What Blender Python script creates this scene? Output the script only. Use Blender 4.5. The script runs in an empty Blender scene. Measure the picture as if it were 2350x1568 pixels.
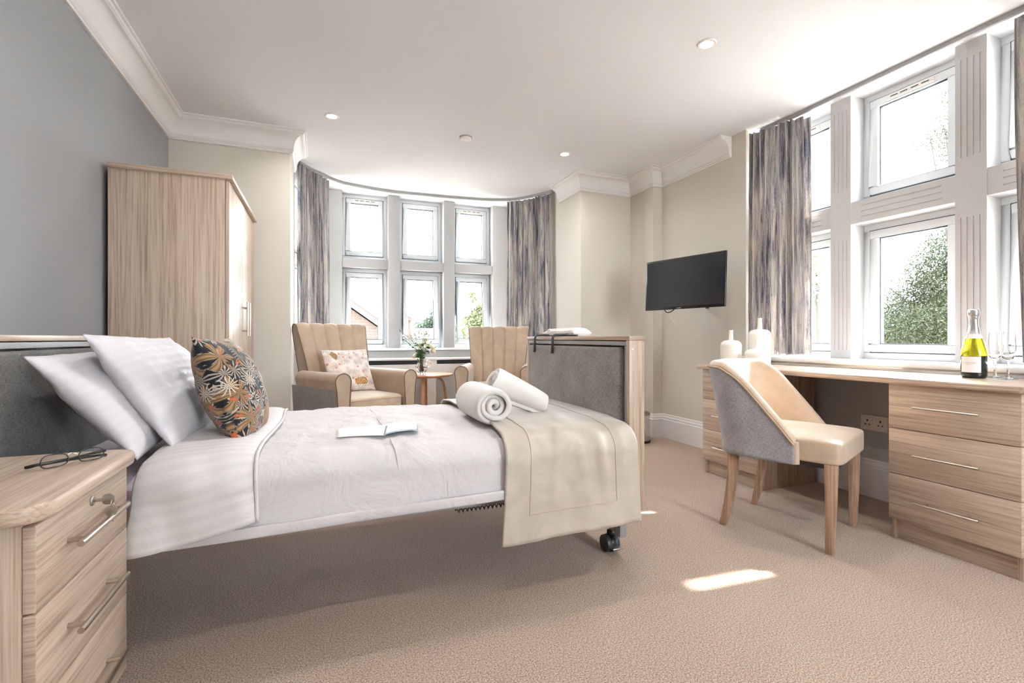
import bpy, bmesh, math, random
from mathutils import Vector, Matrix, noise
import numpy as np
PI = math.pi
random.seed(7)
SC = bpy.context.scene
COL = SC.collection

# ------------------------------------------------------------------ camera, sky, sun, exposure
CAM_F, CAM_V0, CAM_H, CAM_YAW = 1118.0, 777.0, 0.94, math.atan(438 / 1118.0)
cam_d = bpy.data.cameras.new('camera')
cam_d.sensor_width = 36.0
cam_d.lens = 36.0 * CAM_F / 2350
cam_d.shift_y = (CAM_V0 - 784) / 2350.0
cam_d.clip_start = 0.05
cam = bpy.data.objects.new('camera', cam_d)
COL.objects.link(cam)
cam.location = (0, 0, CAM_H)
cam.rotation_euler = (PI / 2, 0, -CAM_YAW)
SC.camera = cam

world = bpy.data.worlds.new('sky')
SC.world = world
world.use_nodes = True
wn = world.node_tree.nodes
wn['Background'].inputs[0].default_value = (0.87, 0.945, 1.0, 1)
wn['Background'].inputs[1].default_value = 20.0

sun_d = bpy.data.lights.new('sun', 'SUN')
sun_d.energy = 22.0
sun_d.angle = math.radians(1.0)
sun_d.color = (1.0, 0.93, 0.82)
sun = bpy.data.objects.new('sun', sun_d)
COL.objects.link(sun)
sun.rotation_euler = Vector((-1.0, 0.06, -1.15)).to_track_quat('-Z', 'Y').to_euler()

vs = SC.view_settings
vs.view_transform = 'Standard'
vs.look = 'None'
vs.gamma = 1.0
vs.use_curve_mapping = False
vs.exposure = 0.8
SC.cycles.use_denoising = True
SC.cycles.max_bounces = 12
SC.cycles.diffuse_bounces = 7
SC.cycles.transparent_max_bounces = 24
SC.cycles.sample_clamp_indirect = 6.0
SC.cycles.caustics_refractive = False
SC.cycles.caustics_reflective = False

# ------------------------------------------------------------------ helpers
def lin(c):
    r = []
    for k in c[:3]:
        k /= 255.0
        r.append(k / 12.92 if k <= 0.04045 else ((k + 0.055) / 1.055) ** 2.4)
    return (r[0], r[1], r[2], 1.0)

EDGE = {}
class B:
    """collects shapes, then links them as one mesh object"""
    def __init__(s):
        s.v, s.f, s.uv, s.has_uv = [], [], {}, False
    def add(s, verts, faces, uvs=None):
        o = len(s.v)
        s.v += [tuple(p) for p in verts]
        s.f += [tuple(i + o for i in fc) for fc in faces]
        if uvs is not None:
            s.has_uv = True
            for i, u in enumerate(uvs):
                s.uv[o + i] = u
        return s
    def box(s, x0, y0, z0, x1, y1, z1):
        x0, x1 = min(x0, x1), max(x0, x1); y0, y1 = min(y0, y1), max(y0, y1); z0, z1 = min(z0, z1), max(z0, z1)
        v = [(x0, y0, z0), (x1, y0, z0), (x1, y1, z0), (x0, y1, z0), (x0, y0, z1), (x1, y0, z1), (x1, y1, z1), (x0, y1, z1)]
        return s.add(v, [(0, 3, 2, 1), (4, 5, 6, 7), (0, 1, 5, 4), (1, 2, 6, 5), (2, 3, 7, 6), (3, 0, 4, 7)])
    def mbox(s, M, hx, hy, hz):
        v = [M @ Vector((a * hx, b * hy, c * hz)) for c in (-1, 1) for a, b in ((-1, -1), (1, -1), (1, 1), (-1, 1))]
        return s.add(v, [(0, 3, 2, 1), (4, 5, 6, 7), (0, 1, 5, 4), (1, 2, 6, 5), (2, 3, 7, 6), (3, 0, 4, 7)])
    def tube(s, pts, r, n=10, closed=False, cap=True, flat=1.0):
        pts = [Vector(p) for p in pts]
        m = len(pts)
        rs = r if isinstance(r, (list, tuple)) else [r] * m
        up = None
        V = []
        for i, p in enumerate(pts):
            if closed:
                t = pts[(i + 1) % m] - pts[i - 1]
            else:
                t = pts[min(i + 1, m - 1)] - pts[max(i - 1, 0)]
            t.normalize()
            if up is None:
                up = Vector((0, 0, 1)) if abs(t.z) < 0.9 else Vector((1, 0, 0))
            a = t.cross(up); a.normalize()
            b = a.cross(t); b.normalize()
            up = b
            for k in range(n):
                w = 2 * PI * k / n
                V.append(p + a * (math.cos(w) * rs[i]) + b * (math.sin(w) * rs[i] * flat))
        F = []
        for i in range(m if closed else m - 1):
            j = (i + 1) % m
            for k in range(n):
                l = (k + 1) % n
                F.append((i * n + k, i * n + l, j * n + l, j * n + k))
        if cap and not closed:
            F.append(tuple(reversed(range(n))))
            F.append(tuple((m - 1) * n + k for k in range(n)))
        return s.add(V, F)
    def cyl(s, p0, p1, r, n=16):
        return s.tube([p0, p1], r, n)
    def lathe(s, prof, n=28, c=(0, 0, 0), axis='z'):
        V, F = [], []
        for r, z in prof:
            for k in range(n):
                w = 2 * PI * k / n
                if axis == 'z':
                    V.append((c[0] + r * math.cos(w), c[1] + r * math.sin(w), c[2] + z))
                elif axis == 'x':
                    V.append((c[0] + z, c[1] + r * math.cos(w), c[2] + r * math.sin(w)))
                else:
                    V.append((c[0] + r * math.sin(w), c[1] + z, c[2] + r * math.cos(w)))
        for i in range(len(prof) - 1):
            for k in range(n):
                l = (k + 1) % n
                F.append((i * n + k, i * n + l, (i + 1) * n + l, (i + 1) * n + k))
        if prof[0][0] > 1e-6:
            F.append(tuple(reversed(range(n))))
        if prof[-1][0] > 1e-6:
            F.append(tuple((len(prof) - 1) * n + k for k in range(n)))
        return s.add(V, F)
    def prism(s, poly, a0, a1, axis='z'):
        n = len(poly)
        def P(p, a):
            return {'z': (p[0], p[1], a), 'y': (p[0], a, p[1]), 'x': (a, p[0], p[1])}[axis]
        V = [P(p, a0) for p in poly] + [P(p, a1) for p in poly]
        F = [tuple(reversed(range(n))), tuple(range(n, 2 * n))]
        F += [(i, (i + 1) % n, n + (i + 1) % n, n + i) for i in range(n)]
        return s.add(V, F)
    def grid(s, fn, nu, nv, wrap_u=False, wrap_v=False):
        V, U, F = [], [], []
        for i in range(nu):
            for j in range(nv):
                u = i / (nu if wrap_u else nu - 1); v = j / (nv if wrap_v else nv - 1)
                r = fn(u, v)
                if len(r) == 2:
                    V.append(r[0]); U.append(r[1])
                else:
                    V.append(r); U.append((u, v))
        for i in range(nu if wrap_u else nu - 1):
            for j in range(nv if wrap_v else nv - 1):
                a, b = (i + 1) % nu, (j + 1) % nv
                F.append((i * nv + j, a * nv + j, a * nv + b, i * nv + b))
        return s.add(V, F, U)
    def sweep(s, path, prof, right=True, cap=True):
        """profile (d from the wall, z) swept along a plan path with mitred corners"""
        P = [Vector((p[0], p[1])) for p in path]
        nm = []
        for i in range(len(P) - 1):
            d = (P[i + 1] - P[i]).normalized()
            nm.append(Vector((d.y, -d.x)) if right else Vector((-d.y, d.x)))
        V, F = [], []
        for i, p in enumerate(P):
            if i == 0: m = nm[0]
            elif i == len(P) - 1: m = nm[-1]
            else: m = (nm[i - 1] + nm[i]) / (1 + nm[i - 1].dot(nm[i]))
            for d, z in prof:
                q = p + m * d
                V.append((q.x, q.y, z))
        n = len(prof)
        for i in range(len(P) - 1):
            for k in range(n - 1):
                F.append((i * n + k, i * n + k + 1, (i + 1) * n + k + 1, (i + 1) * n + k))
        if cap:
            F.append(tuple(range(n)))
            F.append(tuple(reversed([(len(P) - 1) * n + k for k in range(n)])))
        return s.add(V, F)
    def build(s, name, mat, parent=None, world=False, smooth=None, bevel=0.0, seg=2, base=None, subdiv=0, solid=0.0, matrix=None):
        off = Vector((0, 0, 0))
        if parent is not None and world:
            p = parent
            while p is not None:
                off += p.location
                p = p.parent
        if base is not None:
            off = Vector(base)
        me = bpy.data.meshes.new(name)
        me.from_pydata([(a[0] - off.x, a[1] - off.y, a[2] - off.z) for a in s.v], [], s.f)
        if s.has_uv:
            ul = me.uv_layers.new(name='UVMap')
            for lp in me.loops:
                ul.data[lp.index].uv = s.uv.get(lp.vertex_index, (0, 0))
        bm = bmesh.new()
        bm.from_mesh(me)
        if not s.has_uv:
            bmesh.ops.remove_doubles(bm, verts=bm.verts, dist=1e-5)
        bmesh.ops.recalc_face_normals(bm, faces=bm.faces)
        if bevel > 0:
            es = [e for e in bm.edges if len(e.link_faces) == 2 and e.calc_face_angle(0) > 0.6]
            bmesh.ops.bevel(bm, geom=es, offset=bevel, segments=seg, affect='EDGES', profile=0.5, clamp_overlap=True)
        bm.to_mesh(me)
        bm.free()
        ob = bpy.data.objects.new(name, me)
        COL.objects.link(ob)
        if mat is not None:
            me.materials.append(mat)
            if mat.name in EDGE:
                ax, em = EDGE[mat.name]
                me.materials.append(em)
                for p in me.polygons:
                    if abs(p.normal[ax]) > 0.35: p.material_index = 1
        if smooth is not None:
            for p in me.polygons:
                p.use_smooth = True
            if smooth < 170:
                me.set_sharp_from_angle(angle=math.radians(smooth))
        elif bevel > 0:
            for p in me.polygons:
                p.use_smooth = True
            me.set_sharp_from_angle(angle=math.radians(35))
        if base is not None:
            ob.location = base
        if parent is not None:
            ob.parent = parent
        if matrix is not None:
            ob.matrix_world = matrix
        if solid:
            m = ob.modifiers.new('thickness', 'SOLIDIFY'); m.thickness = solid; m.offset = 0
        if subdiv:
            m = ob.modifiers.new('smooth', 'SUBSURF'); m.levels = subdiv; m.render_levels = subdiv
        return ob

def tag(o, label, cat, group=None, kind=None):
    o['label'] = label
    o['category'] = cat
    if group: o['group'] = group
    if kind: o['kind'] = kind
    return o

def thing(name, label, cat, loc=(0, 0, 0), rz=0.0, group=None):
    o = bpy.data.objects.new(name, None)
    COL.objects.link(o)
    o.empty_display_size = 0.1
    o.location = loc
    o.rotation_euler = (0, 0, rz)
    return tag(o, label, cat, group)

def structure(o):
    o['kind'] = 'structure'
    return o

def dup(root, loc, rz=None, label=None):
    r = root.copy(); COL.objects.link(r)
    r.location = loc
    if rz is not None: r.rotation_euler = (0, 0, rz)
    if label: r['label'] = label
    for ch in list(root.children):
        c = ch.copy(); COL.objects.link(c); c.parent = r
        for g in ch.children:
            d = g.copy(); COL.objects.link(d); d.parent = c
    return r

def frame_axes(o, xa, ya):
    xa = Vector(xa).normalized(); ya = Vector(ya)
    ya = (ya - xa * ya.dot(xa)).normalized()
    za = xa.cross(ya)
    return Matrix(((xa.x, ya.x, za.x, o[0]), (xa.y, ya.y, za.y, o[1]), (xa.z, ya.z, za.z, o[2]), (0, 0, 0, 1)))

def fbm(x, y, z=0.0, o=3):
    return noise.fractal(Vector((x, y, z)), 1.0, 2.0, o)

# ------------------------------------------------------------------ materials
class N:
    def __init__(s, name):
        s.m = bpy.data.materials.new(name)
        s.m.use_nodes = True
        s.t = s.m.node_tree
        s.b = s.t.nodes['Principled BSDF']
        s.o = s.t.nodes['Material Output']
    def n(s, typ, **kw):
        nd = s.t.nodes.new(typ)
        for k, v in kw.items(): setattr(nd, k, v)
        return nd
    def l(s, a, b):
        s.t.links.new(a, b)
    def set(s, **kw):
        for k, v in kw.items(): s.b.inputs[k.replace('_', ' ')].default_value = v
        return s
    def coord(s, which='Object'):
        return s.n('ShaderNodeTexCoord').outputs[which]
    def map(s, vec, scale=(1, 1, 1), loc=(0, 0, 0), rot=(0, 0, 0)):
        m = s.n('ShaderNodeMapping')
        m.inputs['Scale'].default_value = scale; m.inputs['Location'].default_value = loc; m.inputs['Rotation'].default_value = rot
        s.l(vec, m.inputs['Vector'])
        return m.outputs[0]
    def noise(s, vec, scale=5, detail=3, rough=0.5, dist=0.0):
        t = s.n('ShaderNodeTexNoise')
        t.inputs['Scale'].default_value = scale; t.inputs['Detail'].default_value = detail
        t.inputs['Roughness'].default_value = rough; t.inputs['Distortion'].default_value = dist
        s.l(vec, t.inputs['Vector'])
        return t.outputs['Fac']
    def ramp(s, fac, stops, interp='LINEAR'):
        r = s.n('ShaderNodeValToRGB')
        r.color_ramp.interpolation = interp
        e = r.color_ramp.elements
        while len(e) < len(stops): e.new(0.5)
        for i, (p, c) in enumerate(stops):
            e[i].position = p
            e[i].color = c if len(c) == 4 else lin(c)
        s.l(fac, r.inputs[0])
        return r.outputs[0]
    def math(s, op, a, b=None, clamp=False):
        m = s.n('ShaderNodeMath', operation=op, use_clamp=clamp)
        for i, x in enumerate((a, b)):
            if x is None: continue
            if isinstance(x, (int, float)): m.inputs[i].default_value = x
            else: s.l(x, m.inputs[i])
        return m.outputs[0]
    def mix(s, fac, a, b, mode='MIX'):
        m = s.n('ShaderNodeMix', data_type='RGBA', blend_type=mode)
        for i, x in ((0, fac), (6, a), (7, b)):
            if isinstance(x, (int, float)): m.inputs[i].default_value = x
            elif isinstance(x, tuple): m.inputs[i].default_value = x
            else: s.l(x, m.inputs[i])
        return m.outputs[2]
    def col(s, c):
        if isinstance(c, tuple): s.b.inputs['Base Color'].default_value = c
        else: s.l(c, s.b.inputs['Base Color'])
        return s
    def bump(s, h, strength=0.2, dist=0.01):
        b = s.n('ShaderNodeBump')
        b.inputs['Strength'].default_value = strength; b.inputs['Distance'].default_value = dist
        s.l(h, b.inputs['Height']); s.l(b.outputs[0], s.b.inputs['Normal'])
        return s

def plain(name, rgb, rough=0.5, metal=0.0, spec=0.5, **kw):
    m = N(name)
    m.col(lin(rgb)).set(Roughness=rough, Metallic=metal, Specular_IOR_Level=spec)
    for k, v in kw.items(): m.b.inputs[k.replace('_', ' ')].default_value = v
    return m.m

def paint(name, rgb, rough=0.7):
    m = N(name)
    co = m.coord()
    f = m.noise(co, 260, 2)
    g = m.noise(co, 1.3, 2)
    c = lin(rgb)
    d = tuple(k * 0.965 for k in c[:3]) + (1,)
    m.col(m.mix(g, d, c)).set(Roughness=rough, Specular_IOR_Level=0.3)
    m.bump(f, 0.06, 0.002)
    return m.m

def wood(name, axis, dark=(147, 126, 109), mid=(180, 159, 141), light=(201, 182, 164), rough=0.38, k=1.0):
    """laminate with the grain running along one axis"""
    m = N(name)
    co = m.coord()
    sc = [120.0 * k] * 3; sb = [17.0 * k] * 3; sf = [300.0 * k] * 3
    i = 'xyz'.index(axis)
    sc[i] = 2.4 * k; sb[i] = 0.55 * k; sf[i] = 7.0 * k
    a = m.noise(m.map(co, sc), 1.0, 4, 0.6, 0.4)
    b = m.noise(m.map(co, sb), 1.0, 3, 0.6, 1.2)
    f = m.noise(m.map(co, sf), 1.0, 2, 0.5)
    x = m.math('ADD', m.math('MULTIPLY', a, 0.6), m.math('MULTIPLY', b, 0.4))
    x = m.math('ADD', m.math('MULTIPLY', x, 0.8), m.math('MULTIPLY', f, 0.2))
    m.col(m.ramp(x, [(0.38, dark), (0.48, mid), (0.60, light)])).set(Roughness=rough, Specular_IOR_Level=0.45)
    m.bump(f, 0.05, 0.002)
    return m.m

def linen(name, dark, light, rough=0.9):
    m = N(name)
    co = m.coord()
    sp = m.n('ShaderNodeSeparateXYZ'); m.l(co, sp.inputs[0])
    h = m.math('ADD', m.math('MULTIPLY', sp.outputs[0], 0.9), sp.outputs[1])
    cb = m.n('ShaderNodeCombineXYZ'); m.l(h, cb.inputs[0]); m.l(sp.outputs[2], cb.inputs[1])
    a = m.noise(m.map(cb.outputs[0], (60, 420, 1)), 1, 3, 0.6)
    b = m.noise(m.map(cb.outputs[0], (420, 60, 1)), 1, 3, 0.6)
    g = m.noise(cb.outputs[0], 9, 2)
    x = m.math('ADD', m.math('MULTIPLY', m.math('ADD', a, b), 0.42), m.math('MULTIPLY', g, 0.16))
    m.col(m.ramp(x, [(0.38, dark), (0.62, light)])).set(Roughness=rough, Specular_IOR_Level=0.15, Sheen_Weight=0.2)
    m.bump(x, 0.35, 0.003)
    return m.m

def velvet(name, rgb, rough=0.55):
    m = N(name)
    co = m.coord()
    g = m.noise(co, 7, 4, 0.6, 1.0)
    c = lin(rgb)
    d = tuple(k * 0.84 for k in c[:3]) + (1,)
    m.col(m.mix(m.ramp(g, [(0.35, (0, 0, 0, 1)), (0.65, (1, 1, 1, 1))]), d, c))
    m.set(Roughness=rough, Specular_IOR_Level=0.35, Sheen_Weight=0.5, Sheen_Roughness=0.4)
    return m.m

def cotton(name, rgb, stripe=0.0, period=0.022, wrinkle=0.25):
    """white bed linen; stripe = woven satin stripes read from the UV's second axis (in metres)"""
    m = N(name)
    co = m.coord()
    w = m.noise(m.map(co, (6, 6, 6)), 1, 4, 0.55, 0.8)
    f = m.noise(co, 500, 2)
    c = lin(rgb)
    if stripe > 0:
        sp = m.n('ShaderNodeSeparateXYZ'); m.l(m.coord('UV'), sp.inputs[0])
        s = m.math('SINE', m.math('MULTIPLY', sp.outputs[1], 2 * PI / period))
        s = m.math('MULTIPLY', m.math('ADD', m.math('MULTIPLY', s, 3.0), 1.0), 0.5, True)
        s2 = m.n('ShaderNodeClamp'); m.l(s, s2.inputs[0])
        d = tuple(k * (1 - stripe) for k in c[:3]) + (1,)
        m.col(m.mix(s2.outputs[0], d, c))
        rg = m.math('SUBTRACT', 0.75, m.math('MULTIPLY', s2.outputs[0], 0.3))
        m.l(rg, m.b.inputs['Roughness'])
    else:
        m.col(c).set(Roughness=0.8)
    m.set(Specular_IOR_Level=0.25, Sheen_Weight=0.15)
    h = m.math('ADD', m.math('MULTIPLY', w, 1.0), m.math('MULTIPLY', f, 0.04))
    m.bump(h, wrinkle, 0.02)
    return m.m

def carpet():
    m = N('carpet_pile')
    co = m.coord()
    a = m.noise(co, 210, 3, 0.65)
    b = m.noise(co, 620, 2, 0.6)
    g = m.noise(co, 2.2, 3)
    x = m.math('ADD', m.math('MULTIPLY', a, 0.6), m.math('MULTIPLY', b, 0.4))
    c = m.ramp(x, [(0.40, (112, 91, 76)), (0.5, (178, 154, 135)), (0.60, (228, 208, 191))])
    c = m.mix(m.math('MULTIPLY', g, 0.16), c, lin((150, 122, 104)))
    m.col(c).set(Roughness=0.95, Specular_IOR_Level=0.1, Sheen_Weight=0.25)
    m.bump(x, 0.9, 0.006)
    return m.m

def curtain_mat():
    m = N('streaked_curtain_fabric')
    uv = m.coord('UV')
    a = m.noise(m.map(uv, (26, 1.6, 1)), 1, 5, 0.68, 0.5)
    b = m.noise(m.map(uv, (110, 4.5, 1)), 1, 4, 0.65, 0.6)
    f = m.noise(m.map(uv, (240, 60, 1)), 1, 2)
    x = m.math('ADD', m.math('MULTIPLY', a, 0.47), m.math('ADD', m.math('MULTIPLY', b, 0.41), m.math('MULTIPLY', f, 0.12)))
    c = m.ramp(x, [(0.37, (92, 93, 108)), (0.44, (140, 138, 148)), (0.495, (190, 185, 184)), (0.57, (222, 216, 208))])
    m.col(c).set(Roughness=0.75, Specular_IOR_Level=0.2, Sheen_Weight=0.2)
    m.bump(f, 0.15, 0.003)
    tr = m.n('ShaderNodeBsdfTranslucent'); m.l(c, tr.inputs[0])
    mx = m.n('ShaderNodeMixShader'); mx.inputs[0].default_value = 0.34
    m.l(m.b.outputs[0], mx.inputs[1]); m.l(tr.outputs[0], mx.inputs[2]); m.l(mx.outputs[0], m.o.inputs[0])
    return m.m

def pane_mat():
    m = N('window_glass')
    m.t.nodes.remove(m.b)
    t = m.n('ShaderNodeBsdfTransparent'); t.inputs[0].default_value = (0.985, 0.99, 0.99, 1)
    g = m.n('ShaderNodeBsdfGlossy'); g.inputs['Roughness'].default_value = 0.02
    lw = m.n('ShaderNodeLayerWeight'); lw.inputs[0].default_value = 0.5
    fr = m.math('ADD', 0.03, m.math('MULTIPLY', m.math('POWER', lw.outputs['Facing'], 5.0), 0.5))
    mx = m.n('ShaderNodeMixShader')
    m.l(fr, mx.inputs[0]); m.l(t.outputs[0], mx.inputs[1]); m.l(g.outputs[0], mx.inputs[2]); m.l(mx.outputs[0], m.o.inputs[0])
    return m.m

def glass_mat(name, rgb=(255, 255, 255), ior=1.45, thin=False):
    m = N(name)
    m.col(lin(rgb)).set(Roughness=0.0, IOR=ior, Transmission_Weight=1.0)
    return m.m

def emit(name, rgb, k):
    m = N(name)
    m.col(lin(rgb)).set(Emission_Color=lin(rgb), Emission_Strength=k)
    return m.m

def brick_mat(name, scale=1.0, axes=('x', 'z')):
    m = N(name)
    co = m.coord()
    sp = m.n('ShaderNodeSeparateXYZ'); m.l(co, sp.inputs[0])
    cb = m.n('ShaderNodeCombineXYZ')
    m.l(sp.outputs['xyz'.index(axes[0])], cb.inputs[0]); m.l(sp.outputs['xyz'.index(axes[1])], cb.inputs[1])
    b = m.n('ShaderNodeTexBrick')
    b.inputs['Scale'].default_value = 1.0 / scale
    b.inputs['Brick Width'].default_value = 0.225; b.inputs['Row Height'].default_value = 0.075
    b.inputs['Mortar Size'].default_value = 0.006
    b.inputs['Color1'].default_value = lin((56, 38, 31)); b.inputs['Color2'].default_value = lin((46, 34, 29)); b.inputs['Mortar'].default_value = lin((64, 58, 52))
    m.l(cb.outputs[0], b.inputs['Vector'])
    m.col(b.outputs['Color']).set(Roughness=0.9)
    return m.m

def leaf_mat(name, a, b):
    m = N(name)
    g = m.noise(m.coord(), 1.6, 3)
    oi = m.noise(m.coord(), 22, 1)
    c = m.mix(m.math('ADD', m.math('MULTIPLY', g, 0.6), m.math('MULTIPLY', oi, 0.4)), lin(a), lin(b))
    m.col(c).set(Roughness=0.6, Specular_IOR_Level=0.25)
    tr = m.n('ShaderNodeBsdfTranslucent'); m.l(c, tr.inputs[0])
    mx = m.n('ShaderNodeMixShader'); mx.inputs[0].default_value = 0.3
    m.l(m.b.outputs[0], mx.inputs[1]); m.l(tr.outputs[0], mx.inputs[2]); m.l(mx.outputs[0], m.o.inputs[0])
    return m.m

def rosette(m, uv, scale, petals, R, k=1.5, off=(0, 0, 0), gain=9.0, keep=1.0, jit=1.0):
    """mask of star-shaped leaf rosettes, one in each cell of a jittered lattice"""
    q = m.map(uv, (1, 1, 1), off)
    v = m.n('ShaderNodeTexVoronoi', voronoi_dimensions='2D', feature='F1')
    v.inputs['Scale'].default_value = scale
    v.inputs['Randomness'].default_value = jit
    m.l(q, v.inputs['Vector'])
    d = m.n('ShaderNodeVectorMath', operation='SUBTRACT')
    m.l(q, d.inputs[0]); m.l(v.outputs['Position'], d.inputs[1])
    sp = m.n('ShaderNodeSeparateXYZ'); m.l(d.outputs[0], sp.inputs[0])
    sc = m.n('ShaderNodeSeparateColor'); m.l(v.outputs['Color'], sc.inputs[0])
    ang = m.math('ARCTAN2', sp.outputs[1], sp.outputs[0])
    ang = m.math('ADD', m.math('MULTIPLY', ang, petals / 2.0), m.math('MULTIPLY', sc.outputs[0], 6.3))
    pet = m.math('POWER', m.math('ABSOLUTE', m.math('COSINE', ang)), k)
    r = m.math('MULTIPLY', v.outputs['Distance'], 1.0)
    x = m.math('SUBTRACT', m.math('MULTIPLY', pet, R), r)
    x = m.math('MULTIPLY', x, gain, True)
    if keep < 1.0:
        x = m.math('MULTIPLY', x, m.math('LESS_THAN', sc.outputs[1], keep))
    return x, sc.outputs[2], pet

def warp(m, uv, k, sc):
    t = m.n('ShaderNodeTexNoise'); t.inputs['Scale'].default_value = sc; t.inputs['Detail'].default_value = 2
    m.l(uv, t.inputs['Vector'])
    d = m.n('ShaderNodeVectorMath', operation='SUBTRACT'); m.l(t.outputs['Color'], d.inputs[0]); d.inputs[1].default_value = (0.5, 0.5, 0.5)
    e = m.n('ShaderNodeVectorMath', operation='SCALE'); m.l(d.outputs[0], e.inputs[0]); e.inputs['Scale'].default_value = k
    f = m.n('ShaderNodeVectorMath', operation='ADD'); m.l(uv, f.inputs[0]); m.l(e.outputs[0], f.inputs[1])
    return f.outputs[0]

def print_dark():
    m = N('dark_botanical_print')
    uv0 = m.coord('UV')
    uv = warp(m, uv0, 0.035, 7.0)
    f = m.noise(uv, 60, 2)
    base = lin((20, 21, 26))
    # feathery chevron fronds in the ground
    sp = m.n('ShaderNodeSeparateXYZ'); m.l(m.map(warp(m, uv0, 0.18, 2.4), (1, 1, 1), (0, 0, 0), (0, 0, 0.5)), sp.inputs[0])
    q = m.math('ABSOLUTE', m.math('SUBTRACT', m.math('FRACT', m.math('MULTIPLY', sp.outputs[0], 5.0)), 0.5))
    ch = m.math('SINE', m.math('MULTIPLY', m.math('ADD', sp.outputs[1], m.math('MULTIPLY', q, 0.16)), 230.0))
    fm = m.math('MULTIPLY', m.math('MULTIPLY', m.math('ADD', ch, 0.1), 2.5, True), m.math('LESS_THAN', q, 0.26))
    fm = m.math('MULTIPLY', fm, m.math('GREATER_THAN', m.noise(uv0, 4.5, 1), 0.53))
    c = m.mix(fm, base, lin((120, 108, 96)))
    x1, r1, p1 = rosette(m, uv, 7.0, 11, 0.72, 1.9, (0.3, 0.1, 0), keep=0.75)
    c = m.mix(x1, c, m.mix(m.math('MULTIPLY', p1, m.math('ADD', 0.35, f)), lin((60, 54, 52)), lin((182, 168, 154))))
    x2, _, p2 = rosette(m, uv, 4.2, 6, 0.72, 0.8, (1.7, 2.2, 0), keep=0.55)
    vein = m.math('SINE', m.math('MULTIPLY', p2, 26))
    c = m.mix(x2, c, m.mix(m.math('ADD', 0.45, m.math('MULTIPLY', vein, 0.35)), lin((76, 58, 38)), lin((172, 138, 100))))
    x5, _, _ = rosette(m, uv, 6.5, 13, 0.6, 3.0, (7.6, 1.2, 0), keep=0.3)
    c = m.mix(x5, c, lin((196, 184, 170)))
    x6, _, _ = rosette(m, uv, 9.0, 3, 0.36, 0.7, (3.6, 8.2, 0), keep=0.35)
    c = m.mix(x6, c, base)
    x4, _, _ = rosette(m, uv, 7.0, 2, 0.22, 0.6, (2.6, 5.2, 0), keep=0.42)
    c = m.mix(x4, c, lin((188, 92, 56)))
    s2 = m.n('ShaderNodeSeparateXYZ'); m.l(m.map(uv, (1 / 0.17, 1 / 0.13, 1), (-0.62 / 0.17, -0.17 / 0.13, 0)), s2.inputs[0])
    rr = m.math('ADD', m.math('POWER', m.math('ABSOLUTE', s2.outputs[0]), 2.0), m.math('POWER', m.math('ABSOLUTE', s2.outputs[1]), 2.0))
    mk = m.math('MULTIPLY', m.math('SUBTRACT', 1.3, m.math('ADD', rr, m.math('MULTIPLY', m.noise(uv, 12, 2), 0.8))), 6, True)
    c = m.mix(mk, c, m.mix(m.noise(m.map(uv0, (160, 30, 1)), 1, 2), lin((96, 66, 34)), lin((176, 128, 76))))
    m.col(c).set(Roughness=0.75, Specular_IOR_Level=0.25, Sheen_Weight=0.2)
    m.bump(m.noise(uv, 200, 2), 0.2, 0.002)
    return m.m

def print_light():
    m = N('pale_botanical_print')
    uv = warp(m, m.coord('UV'), 0.09, 5.0)
    f = m.noise(uv, 50, 2)
    base = lin((226, 214, 204))
    x1, r1, p1 = rosette(m, uv, 6.4, 15, 0.7, 2.2, (0.3, 0.4, 0), 7)
    c = m.mix(m.math('MULTIPLY', x1, 0.8), base, m.mix(r1, lin((108, 106, 124)), lin((184, 156, 136))))
    x2, _, _ = rosette(m, uv, 9.5, 12, 0.55, 2.0, (3.3, 1.1, 0), 7, keep=0.5)
    c = m.mix(m.math('MULTIPLY', x2, 0.7), c, lin((172, 166, 176)))
    x3, _, _ = rosette(m, uv, 8.5, 5, 0.28, 0.5, (6.3, 4.1, 0), 9, keep=0.4)
    c = m.mix(x3, c, lin((196, 108, 80)))
    # a striped animal low on the right and a brown one high on the left
    for (cx, cy, ax, ay, k0, k1) in ((0.66, 0.2, 0.17, 0.085, (206, 158, 104), (92, 66, 46)), (0.2, 0.82, 0.07, 0.12, (120, 88, 56), (196, 172, 132))):
        sp = m.n('ShaderNodeSeparateXYZ'); m.l(m.map(uv, (1 / ax, 1 / ay, 1), (-cx / ax, -cy / ay, 0)), sp.inputs[0])
        rr = m.math('ADD', m.math('POWER', sp.outputs[0], 2.0), m.math('POWER', m.math('ABSOLUTE', sp.outputs[1]), 2.0))
        rr = m.math('ADD', rr, m.math('MULTIPLY', m.noise(uv, 14, 2), 0.9))
        msk = m.math('MULTIPLY', m.math('SUBTRACT', 1.35, rr), 7, True)
        st = m.math('SINE', m.math('ADD', m.math('ADD', m.math('MULTIPLY', sp.outputs[0], 24), m.math('MULTIPLY', sp.outputs[1], 6)), m.math('MULTIPLY', f, 9)))
        c = m.mix(msk, c, m.mix(m.math('MULTIPLY', m.math('SUBTRACT', st, 0.45), 4, True), lin(k0), lin(k1)))
    m.col(c).set(Roughness=0.8, Specular_IOR_Level=0.2, Sheen_Weight=0.2)
    return m.m

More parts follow.
